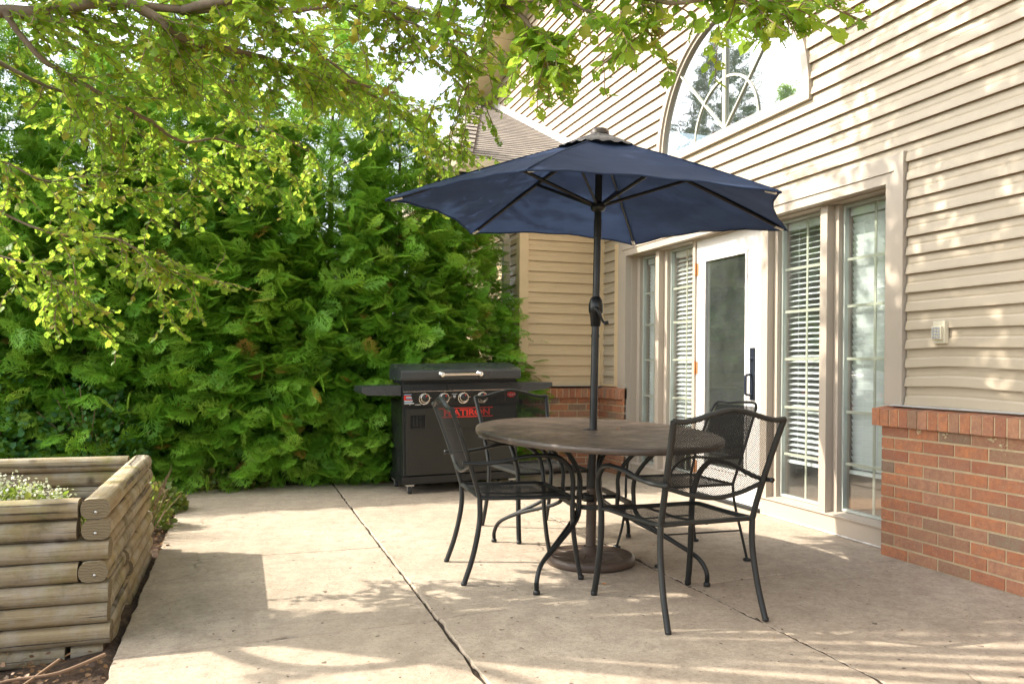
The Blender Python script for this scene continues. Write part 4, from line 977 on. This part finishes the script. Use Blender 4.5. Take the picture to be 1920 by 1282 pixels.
# flowering plant in it
fp_ = tag(empty('flowering_plant', (-.98, 3.95, .34)), 'low plant with clusters of tiny cream white flowers in the timber planter', 'plant')
k = 1100; th = rng.uniform(0, 2*np.pi, k); rr = np.sqrt(rng.uniform(0, 1, k)); px_ = rr*np.cos(th)*.33; py_ = rr*np.sin(th)*.24
hz = (1-rr**2)*.13+.09+rng.normal(0, .018, k); hz += .03*np.sin(px_*30)*np.cos(py_*28)
pos = np.stack([px_, py_, hz], 1); d = rnd(k, .8); d[:, 2] += .4; nn_ = rnd(k, .5); nn_[:, 2] += 1
me = scatter_mesh('flowers', [(-.5, 0, 0), (0, -.5, .1), (.5, 0, 0), (0, .5, .1)], [(0, 1, 2, 3)], pos, frames(d, nn_), rng.uniform(.009, .018, k), 'petal'); link_mesh('flowers', me, fp_, None)
k = 1500; th = rng.uniform(0, 2*np.pi, k); rr = np.sqrt(rng.uniform(0, 1.1, k)); pos = np.stack([rr*np.cos(th)*.34, rr*np.sin(th)*.26, rng.uniform(0, 1, k)*((1-rr**2*.8)*.13+.08)], 1)
d = rnd(k, .7)+pos*2; d[:, 2] += .5; nn_ = rnd(k, .5); nn_[:, 2] += 1
me = scatter_mesh('foliage', LEAF_V, LEAF_F, pos, frames(d, nn_), rng.uniform(.018, .034, k), 'weed'); link_mesh('foliage', me, fp_, None)
mb = MB()
for i in range(40):
    a = random.uniform(0, 6.28); r_ = random.uniform(.05, .28); mb.tube([(0, 0, 0), (r_*math.cos(a)*.5, r_*math.sin(a)*.4, .08), (r_*math.cos(a), r_*math.sin(a)*.75, .17)], .0015, 4)
obj('stems', mb, 'weed', fp_, local=True)

# ------------------------------------------------------------------ arborvitae hedge: separate trees
def spray_template():
    V, F = [], []
    def kite(p, d, L, wd, zz):
        p = np.array(p); d = np.array(d)/np.hypot(*d); nrm = np.array([-d[1], d[0]]); o = len(V)
        for q in (p, p+d*L*.45+nrm*wd, p+d*L, p+d*L*.45-nrm*wd): V.append((q[0], q[1], zz(q)))
        F.append((o, o+3, o+2, o+1))
    zz = lambda q: -.30*q[1]**2-.45*q[0]**2
    for i in range(6):
        y = .06+i*.145; L = (.50, .56, .50, .42, .32, .22)[i]
        for s in (-1, 1):
            a = rad(38+5*math.sin(i*2.1)); d = (s*math.sin(a), math.cos(a)); p = (0, y+.05*(s > 0))
            kite(p, d, L, .027, zz)
            for t, sd in ((.30, 1), (.48, -1), (.66, 1)):
                q = (p[0]+d[0]*L*t, p[1]+d[1]*L*t); a2 = a+sd*rad(30); kite(q, (s*math.sin(a2), math.cos(a2)), L*.48, .023, zz)
    kite((0, 0), (0, 1), 1.0, .018, zz); kite((0, .82), (0, 1), .22, .03, zz)
    return V, F
SPV, SPF = spray_template()
def thuja_mesh(name, H, R0, n, seed, gap=.25, mat='thuja', base=.1):
    g = np.random.default_rng(seed); P = []; 
    h = base+(H-base)*(1-np.sqrt(g.uniform(0, 1, n*2))*1.0)**.9; th = g.uniform(0, 2*np.pi, n*2)
    # branch clumps: shelves at preferred heights / azimuths
    f = np.sin(th*5+h*9+seed)*np.cos(h*13-th*3+seed*2)+.5*np.sin(h*31+th*11)
    keep = f > -1.2+gap*2.4; h = h[keep][:n]; th = th[keep][:n]; f = f[keep][:n]; k = len(h)
    t = np.clip(h/H, 0, 1); rad_ = R0*(1-t**3.0)**.75*(.72+.45*np.clip(1-t*1.2, 0, 1))
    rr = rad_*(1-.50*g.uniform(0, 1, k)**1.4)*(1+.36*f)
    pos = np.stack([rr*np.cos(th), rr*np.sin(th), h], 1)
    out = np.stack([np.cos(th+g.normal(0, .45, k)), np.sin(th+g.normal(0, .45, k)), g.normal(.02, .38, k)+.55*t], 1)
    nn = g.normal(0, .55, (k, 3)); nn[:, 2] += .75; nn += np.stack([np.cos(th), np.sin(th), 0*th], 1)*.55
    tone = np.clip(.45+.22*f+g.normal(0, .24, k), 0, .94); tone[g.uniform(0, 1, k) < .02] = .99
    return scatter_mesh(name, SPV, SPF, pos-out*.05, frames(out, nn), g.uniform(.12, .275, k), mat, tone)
def trunk_mb(H, r, seed, branches=26, R0=.6):
    random.seed(seed); mb = MB(); mb.tube([(0, 0, -.1), (.01, 0, H*.3), (-.02, .01, H*.6), (.01, 0, H*.96)], [r, r*.8, r*.5, r*.12], 8)
    for i in range(branches):
        z = H*(.05+.85*i/branches); a = random.uniform(0, 6.28); L = R0*(1-(z/H)**2)*.85
        mb.tube([(0, 0, z), (L*.5*math.cos(a), L*.5*math.sin(a), z+L*.22), (L*math.cos(a), L*math.sin(a), z+L*.3)], [r*.22, r*.15, r*.06], 5)
    return mb
HED = [(-5.4, 8.3, 4.6, 0), (-4.55, 7.95, 4.3, 1), (-3.7, 8.15, 4.6, 2), (-2.9, 7.95, 4.2, 0), (-2.1, 8.1, 4.5, 1), (-1.3, 7.95, 4.0, 2), (-.55, 8.1, 4.6, 0), (.15, 7.98, 3.8, 1), (.85, 8.1, 4.6, 2), (1.5, 8.02, 3.9, 0), (2.12, 8.0, 3.0, 1)]
protos = []
for v in range(3):
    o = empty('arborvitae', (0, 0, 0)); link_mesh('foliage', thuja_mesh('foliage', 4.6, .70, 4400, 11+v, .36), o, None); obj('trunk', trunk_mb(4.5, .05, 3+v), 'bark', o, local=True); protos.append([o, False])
HL = ['beyond the left edge of the planter', 'near the left edge of the hedge', 'behind the far left of the planter', 'behind the left part of the planter', 'behind the middle of the planter', 'behind the right corner of the planter', 'just right of the planter', 'at the middle of the hedge behind the open patio', 'left of the grill', 'directly behind the grill', 'at the right end of the hedge by the downspout']
random.seed(5)
for i, (x, y, H, v) in enumerate(HED):
    pr = protos[v]; o = pr[0] if not pr[1] else copy_tree(pr[0]); pr[1] = True
    s = H/4.6; wd = 1.0 if i < 10 else .92
    o.location = (x, y, -.05); o.rotation_euler = (0, 0, random.uniform(0, 6.28)); o.scale = (wd, wd, s)
    tag(o, 'green arborvitae '+HL[i], 'tree', 'arborvitae in the hedge')

# conifers beyond the hedge
BK = [(-6.2, 13.5, 6.6), (-1.9, 12.5, 5.6), (-.62, 12.0, 7.0)]
bo = empty('conifer', (0, 0, 0)); link_mesh('foliage', thuja_mesh('foliage', 6.5, 1.15, 5200, 31, .35, 'thuja_back', .4), bo, None); obj('trunk', trunk_mb(6.4, .09, 9, 40, 1.1), 'bark', bo, local=True)
# make far sprays larger
for i, (x, y, H) in enumerate(BK):
    o = bo if i == 0 else copy_tree(bo); o.location = (x, y, -.1); o.rotation_euler = (0, 0, i*1.3); o.scale = (1.0, 1.0, H/6.5) if i == 2 else (1.15, 1.15, H/6.5)
    tag(o, ['tall dark conifer behind the hedge at the left', 'shorter broad conifer behind the hedge, left of the narrow one', 'narrow tall conifer behind the middle of the hedge'][i], 'tree', 'conifers beyond the hedge')

# ------------------------------------------------------------------ the broadleaf tree overhanging the patio
random.seed(21)
tree = tag(empty('shade_tree', (-3.1, 4.7, 0)), 'yellow green broadleaf tree whose boughs hang over the patio from the left', 'tree')
TO = Vector((-3.1, 4.7, 0))
limbs = []     # (points, r0, r1, visible detail)
fork = Vector((-2.75, 4.45, 2.25))
T0 = [Vector((-3.1, 4.7, -.1)), Vector((-3.05, 4.65, .9)), Vector((-2.95, 4.55, 1.7)), fork]
limbs.append((T0, .13, .09))
lead = at(-30, 22, 3.6)
def L_(pts, r0, r1): limbs.append((pts, r0, r1)); return pts
B = []
B.append(L_([fork, Vector((-2.4, 3.9, 2.45)), lead, at(110, 12, 3.5), at(235, 6, 3.5), at(300, 40, 3.5), at(360, 82, 3.6), at(440, 95, 3.8), at(520, 118, 4.0), at(640, 150, 4.3), at(740, 175, 4.6)], .040, .006))
B.append(L_([at(10, 24, 3.6), at(30, 55, 3.6), at(87, 118, 3.65), at(188, 175, 3.8), at(280, 227, 4.0), at(341, 266, 4.2), at(410, 262, 4.4), at(500, 290, 4.6)], .017, .004))
B.append(L_([at(20, 26, 3.6), at(60, 34, 3.7), at(131, 44, 3.8), at(183, 70, 3.9), at(271, 118, 4.1), at(370, 160, 4.4), at(480, 230, 4.8), at(590, 290, 5.2)], .018, .004))
B.append(L_([at(-60, 80, 3.7), at(0, 118, 3.8), at(87, 162, 3.9), at(188, 197, 4.1), at(300, 280, 4.3), at(400, 330, 4.5)], .013, .003))
B.append(L_([at(-120, 330, 3.6), at(0, 397, 3.7), at(109, 441, 3.75), at(218, 448, 3.8), at(271, 480, 3.85), at(345, 520, 3.9)], .008, .002))
B.append(L_([at(-120, 250, 3.7), at(0, 300, 3.8), at(90, 340, 3.9), at(180, 330, 4.0), at(260, 370, 4.1)], .007, .002))
B.append(L_([at(-100, 450, 3.8), at(0, 480, 3.8), at(70, 500, 3.8), at(130, 540, 3.8)], .006, .002))
B.append(L_([at(230, 6, 3.5), at(350, 20, 3.6), at(437, 14, 3.7), at(542, 20, 3.7), at(660, 10, 3.6), at(760, 40, 3.5), at(850, 80, 3.6)], .020, .004))
B.append(L_([at(437, 14, 3.7), at(520, 60, 4.0), at(610, 110, 4.3), at(700, 180, 4.6), at(780, 240, 4.8), at(850, 300, 4.9)], .012, .003))
B.append(L_([at(340, 20, 3.6), at(600, -30, 3.3), at(820, -40, 3.1), at(950, 10, 3.0), at(1010, 70, 2.95), at(1030, 130, 2.9)], .022, .004))
B.append(L_([at(820, -40, 3.1), at(980, -60, 2.95), at(1120, -30, 2.8), at(1250, 5, 2.7), at(1340, -5, 2.65), at(1420, 5, 2.6), at(1490, 20, 2.6)], .015, .003))
B.append(L_([at(980, -60, 2.95), at(1080, 10, 2.85), at(1160, 40, 2.8), at(1240, 55, 2.75)], .008, .003))
B.append(L_([at(600, -30, 3.3), at(720, 0, 3.5), at(840, 50, 3.7), at(880, 130, 3.9), at(860, 210, 4.0)], .010, .003))
B.append(L_([at(1340, -5, 2.65), at(1400, -25, 2.6), at(1470, -25, 2.6), at(1530, 15, 2.6)], .006, .002))
dens = [1.1, 1.15, 1.25, 1.05, 1.15, 1.2, 1.1, 1.6, 1.45, 1.9, 1.5, 1.4, 1.3, 1.1]
# high crown limbs (out of the picture, they shade the patio and the wall)
HI = [Vector((-3.9, 3.9, 4.3)), Vector((-2.2, 5.6, 5.2)), Vector((-1.0, 4.3, 5.9)), Vector((-1.8, 2.6, 5.3)), Vector((0.1, 3.2, 5.3)), Vector((.3, 5.0, 5.8)), Vector((-.6, 6.1, 5.6)), Vector((.6, 2.0, 4.6)), Vector((-.2, 1.6, 5.3)), Vector((1.1, 3.7, 5.0)), Vector((-.5, 4.6, 6.3)), Vector((.7, 4.4, 5.3)), Vector((-1.4, 5.0, 6.8)), Vector((.1, 2.5, 5.3)), Vector((.6, 3.4, 5.9)), Vector((1.2, 2.7, 4.7)), Vector((-.3, 5.6, 6.4)), Vector((.8, 4.2, 6.0)), Vector((.2, 5.4, 6.3)), Vector((0, 3.2, 6.6)), Vector((-.2, 4.5, 7.0)), Vector((1.0, 2.4, 5.8)), Vector((.5, 1.2, 5.8)), Vector((.9, 5.0, 5.6))]
hi0 = len(limbs)
for p in HI:
    a = fork+Vector((0, 0, .3)); L_([fork, a.lerp(p, .4)+Vector((0, 0, .35)), a.lerp(p, .75)+Vector((0, 0, .2)), p], .05, .010)
mb = MB()
for pts, r0, r1 in limbs:
    c = catmull(pts, 6); n = len(c); mb.tube([p+Vector((random.gauss(0, r1*.4), random.gauss(0, r1*.4), random.gauss(0, r1*.4))) for p in c], [r0+(r1-r0)*(i/(n-1))**.8 for i in range(n)], 8)
obj('trunk', mb, 'bark', tree)
tw = MB(); LP, LD = [], []
def twig(p, d, L, leafgap, depth=0):
    d = d.normalized(); pts = [p]; n = 5
    for i in range(n):
        d = (d+Vector((random.gauss(0, .22), random.gauss(0, .22), random.gauss(-.035, .15)))).normalized(); p = p+d*L/n; pts.append(p)
    tw.tube(pts, [.0035 if depth == 0 else .0022]+[.0026 if depth == 0 else .0018]*(n-1)+[.001], 4, caps=False)
    k = int(L/leafgap)
    for i in range(k):
        t = (i+.5)/k*n; a = min(int(t), n-1); q = pts[a].lerp(pts[a+1], t-a); sd = d.cross(Vector((0, 0, 1))); sd = sd.normalized() if sd.length > .01 else Vector((1, 0, 0))
        LP.append(q); LD.append(sd*(1 if i % 2 else -1)*random.uniform(.5, 1.2)+d*.5+Vector((random.gauss(0, .3), random.gauss(0, .3), random.gauss(-.30, .35))))
    if depth == 0:
        for i in range(3):
            q = pts[random.randint(1, n-1)]; twig(q, d+Vector((random.gauss(0, .7), random.gauss(0, .7), random.gauss(-.1, .35))), L*random.uniform(.35, .65), leafgap, 1)
for bi, pts in enumerate(B):
    c = catmull(pts, 8); L = sum((c[i+1]-c[i]).length for i in range(len(c)-1)); k = int(L*16*dens[bi])
    if bi == 9: near_from = len(LP)
    if bi == 12: near_to = len(LP)
    near = bi in (9, 10, 11, 13)
    for i in range(k):
        t = random.uniform(.04 if bi != 0 else .22, 1)*(len(c)-1); a = min(int(t), len(c)-2); q = c[a].lerp(c[a+1], t-a); tan = (c[a+1]-c[a]).normalized()
        d = tan*.7+Vector((random.gauss(0, .6), random.gauss(0, .6), random.gauss(-.10, .42)))
        if near: d = tan*.7+Vector((random.gauss(0, .5), random.gauss(0, .5), random.gauss(-.02, .25)))
        twig(q, d, random.uniform(.18, .42)*(.62 if near else 1.15), .030 if near else .0245)
nvis = len(LP)
for li, (pts, r0, r1) in enumerate(limbs[hi0:]):
    end = pts[-1]
    for i in range(7 if li < 1 else 20):
        t = random.uniform(.35, 1.05); q = pts[1].lerp(end, t) if t < 1 else end
        q = q+Vector((random.gauss(0, .36), random.gauss(0, .36), random.gauss(0, .30))); q.z = max(q.z, 3.15+.25*max(0, q.y-3))
        twig(q, Vector((random.gauss(0, 1), random.gauss(0, 1), random.gauss(0, .5))), random.uniform(.3, .6), .045)
obj('twigs', tw, 'twig', tree)
LP = np.array([tuple(p-TO) for p in LP]); LD = np.array([tuple(d) for d in LD]); k = len(LP)
nn_ = rnd(k, .45); nn_[:, 2] += 1; sc = rng.uniform(.026, .046, k); sc[near_from:near_to] *= 1.35; sc[nvis:] *= 1.95
me = scatter_mesh('foliage', LEAF_V, LEAF_F, LP, frames(LD, nn_), sc, 'leaf'); link_mesh('foliage', me, tree, None)
print('leaves', k, 'visible', nvis)

# ------------------------------------------------------------------ low plants, litter, sticks
def shrub(name, c, r, h, n, mat, label, cat, size, group=None, up_=.5, droop=0):
    o = empty(name, c); k = n; th = rng.uniform(0, 2*np.pi, k); rr = np.sqrt(rng.uniform(0, 1, k)); z = rng.uniform(0, 1, k)**.8*h*(1-.6*rr**2)
    pos = np.stack([rr*np.cos(th)*r, rr*np.sin(th)*r*.8, z], 1); d = pos*np.array([1.5, 1.5, .4])/r+rnd(k, .6); d[:, 2] += up_; nn = rnd(k, .5); nn[:, 2] += .8; nn[:, 1] -= .5
    link_mesh('foliage', scatter_mesh('foliage', LEAF_V, LEAF_F, pos, frames(d, nn), rng.uniform(.6, 1.2, k)*size, mat), o, None)
    mb = MB()
    for i in range(22):
        a = random.uniform(0, 6.28); q = random.uniform(.2, 1)*r; mb.tube([(0, 0, -.05), (q*.4*math.cos(a), q*.4*math.sin(a), h*.5), (q*math.cos(a), q*math.sin(a)*.8, h*random.uniform(.6, .95))], .003, 5)
    obj('stems', mb, 'twig', o, local=True)
    return tag(o, label, cat, group)
shrub('leafy_vine', (-1.15, 7.25, -.03), .45, 1.0, 900, 'vine', 'broad leaved vine climbing the hedge right behind the planter', 'vine', .050)
shrub('leafy_vine', (-1.95, 7.25, -.03), .50, 1.2, 900, 'vine', 'broad leaved vine climbing the hedge behind the left of the planter', 'vine', .050)
shrub('weed_clump', (-.62, 5.75, -.03), .20, .36, 420, 'weed', 'yellowish weed clump at the far right corner of the planter', 'plant', .045)
shrub('weed_clump', (-.56, 6.35, -.03), .20, .22, 420, 'weed', 'low green weed clump between the planter and the hedge', 'plant', .045)
shrub('ground_ivy', (-.15, 7.45, -.03), .42, .20, 600, 'weed', 'low ivy patch where the hedge meets the left patio corner', 'plant', .045)
# dry stalks
o = empty('dry_stalks', (-.58, 5.45, -.03)); mb = MB()
for i in range(70):
    a = random.uniform(0, 6.28); q = random.uniform(.02, .16); hh = random.uniform(.2, .48); mb.tube([(q*.3*math.cos(a), q*.3*math.sin(a), 0), (q*math.cos(a), q*math.sin(a), hh*.6), (q*1.5*math.cos(a)+random.gauss(0, .03), q*1.5*math.sin(a), hh)], .0016, 4)
obj('stalks', mb, 'twig', o, local=True); tag(o, 'tuft of thin dry brown stalks beside the far planter corner', 'plant')
# leaf litter
k = 2600; X_ = np.concatenate([rng.uniform(-2.6, -.44, k//2), rng.uniform(-.60, -.40, k//4), rng.uniform(-.5, 3.2, k-k//2-k//4)]); Y_ = np.concatenate([rng.uniform(2.6, 3.40, k//2), rng.uniform(5.05, 7.3, k//4), rng.uniform(7.38, 7.75, k-k//2-k//4)])
pos = np.stack([X_, Y_, rng.uniform(-.035, .012, k)], 1); nn_ = rnd(k, .35); nn_[:, 2] += 1
me = scatter_mesh('leaf_litter', LEAF_V, LEAF_F, pos, frames(np.stack([rng.normal(0, 1, k), rng.normal(0, 1, k), rng.normal(0, .25, k)], 1), nn_), rng.uniform(.010, .026, k), 'litter'); o = link_mesh('leaf_litter', me, None, None); tag(o, 'brown leaf litter on the soil along the patio edge', 'leaf litter', kind='stuff')
# crumbs and tiny leaves on the patio
k = 340; pos = np.stack([rng.uniform(-.3, 3.4, k), rng.uniform(2.3, 7.2, k), np.full(k, .006)], 1); nn_ = rnd(k, .2); nn_[:, 2] += 1
q = k//2; pos[:q, 0] = rng.choice([.80, 2.10], q)+rng.normal(0, .05, q)
me = scatter_mesh('debris', LEAF_V, LEAF_F, pos, frames(np.stack([rng.normal(0, 1, k), rng.normal(0, 1, k), np.zeros(k)], 1), nn_), rng.uniform(.004, .013, k), 'litter'); o = link_mesh('debris', me, None, None); tag(o, 'tiny leaf crumbs and grit scattered on the concrete', 'debris', kind='stuff')
for p_, a_, lb in (((1.99, 4.02, .733), .6, 'single small orange leaf lying on the tabletop'), ((1.72, 3.62, .006), 2.1, 'single small orange leaf on the concrete in front of the umbrella base')):
    o = empty('fallen_leaf', p_, a_); me = scatter_mesh('blade', LEAF_V, LEAF_F, np.zeros((1, 3)), frames(np.array([[0, 1., 0]]), np.array([[.1, 0, 1.]])), np.array([.022]), 'orange_leaf'); link_mesh('blade', me, o, None); tag(o, lb, 'leaf')
# sticks
def stick(c, pts, r, label):
    mb = MB(); cc_ = catmull(pts, 4); mb.tube(cc_, [r*(1-.6*i/(len(cc_)-1)) for i in range(len(cc_))], 7); o = obj('stick', mb, 'twig', loc=c); tag(o, label, 'stick')
stick((-.46, 3.18, .01), [(-.45, 3.20, .03), (-.58, 3.10, .015), (-.72, 3.06, .02), (-.83, 3.0, .015), (-.95, 3.02, .0)], .007, 'long fallen stick lying on the soil below the planter')
stick((-.7, 3.0, .0), [(-.60, 3.22, .02), (-.70, 2.95, .01), (-.82, 2.80, .01)], .006, 'short thin stick lying on the soil below the planter')
mb = MB(); mb.lathe((0, 0, 0), [(0, -.02), (.03, -.01), (.036, .01), (.025, .03), (0, .036)], 9); 
for i, v in enumerate(mb.v): mb.v[i] = (v[0]*1.3+random.gauss(0, .003), v[1]+random.gauss(0, .003), v[2]+random.gauss(0, .002))
o = obj('stone', mb, 'galv', loc=(0, 0, 0), local=True); o.location = (-.46, 6.9, .01); tag(o, 'grey stone at the left rear corner of the patio', 'stone')
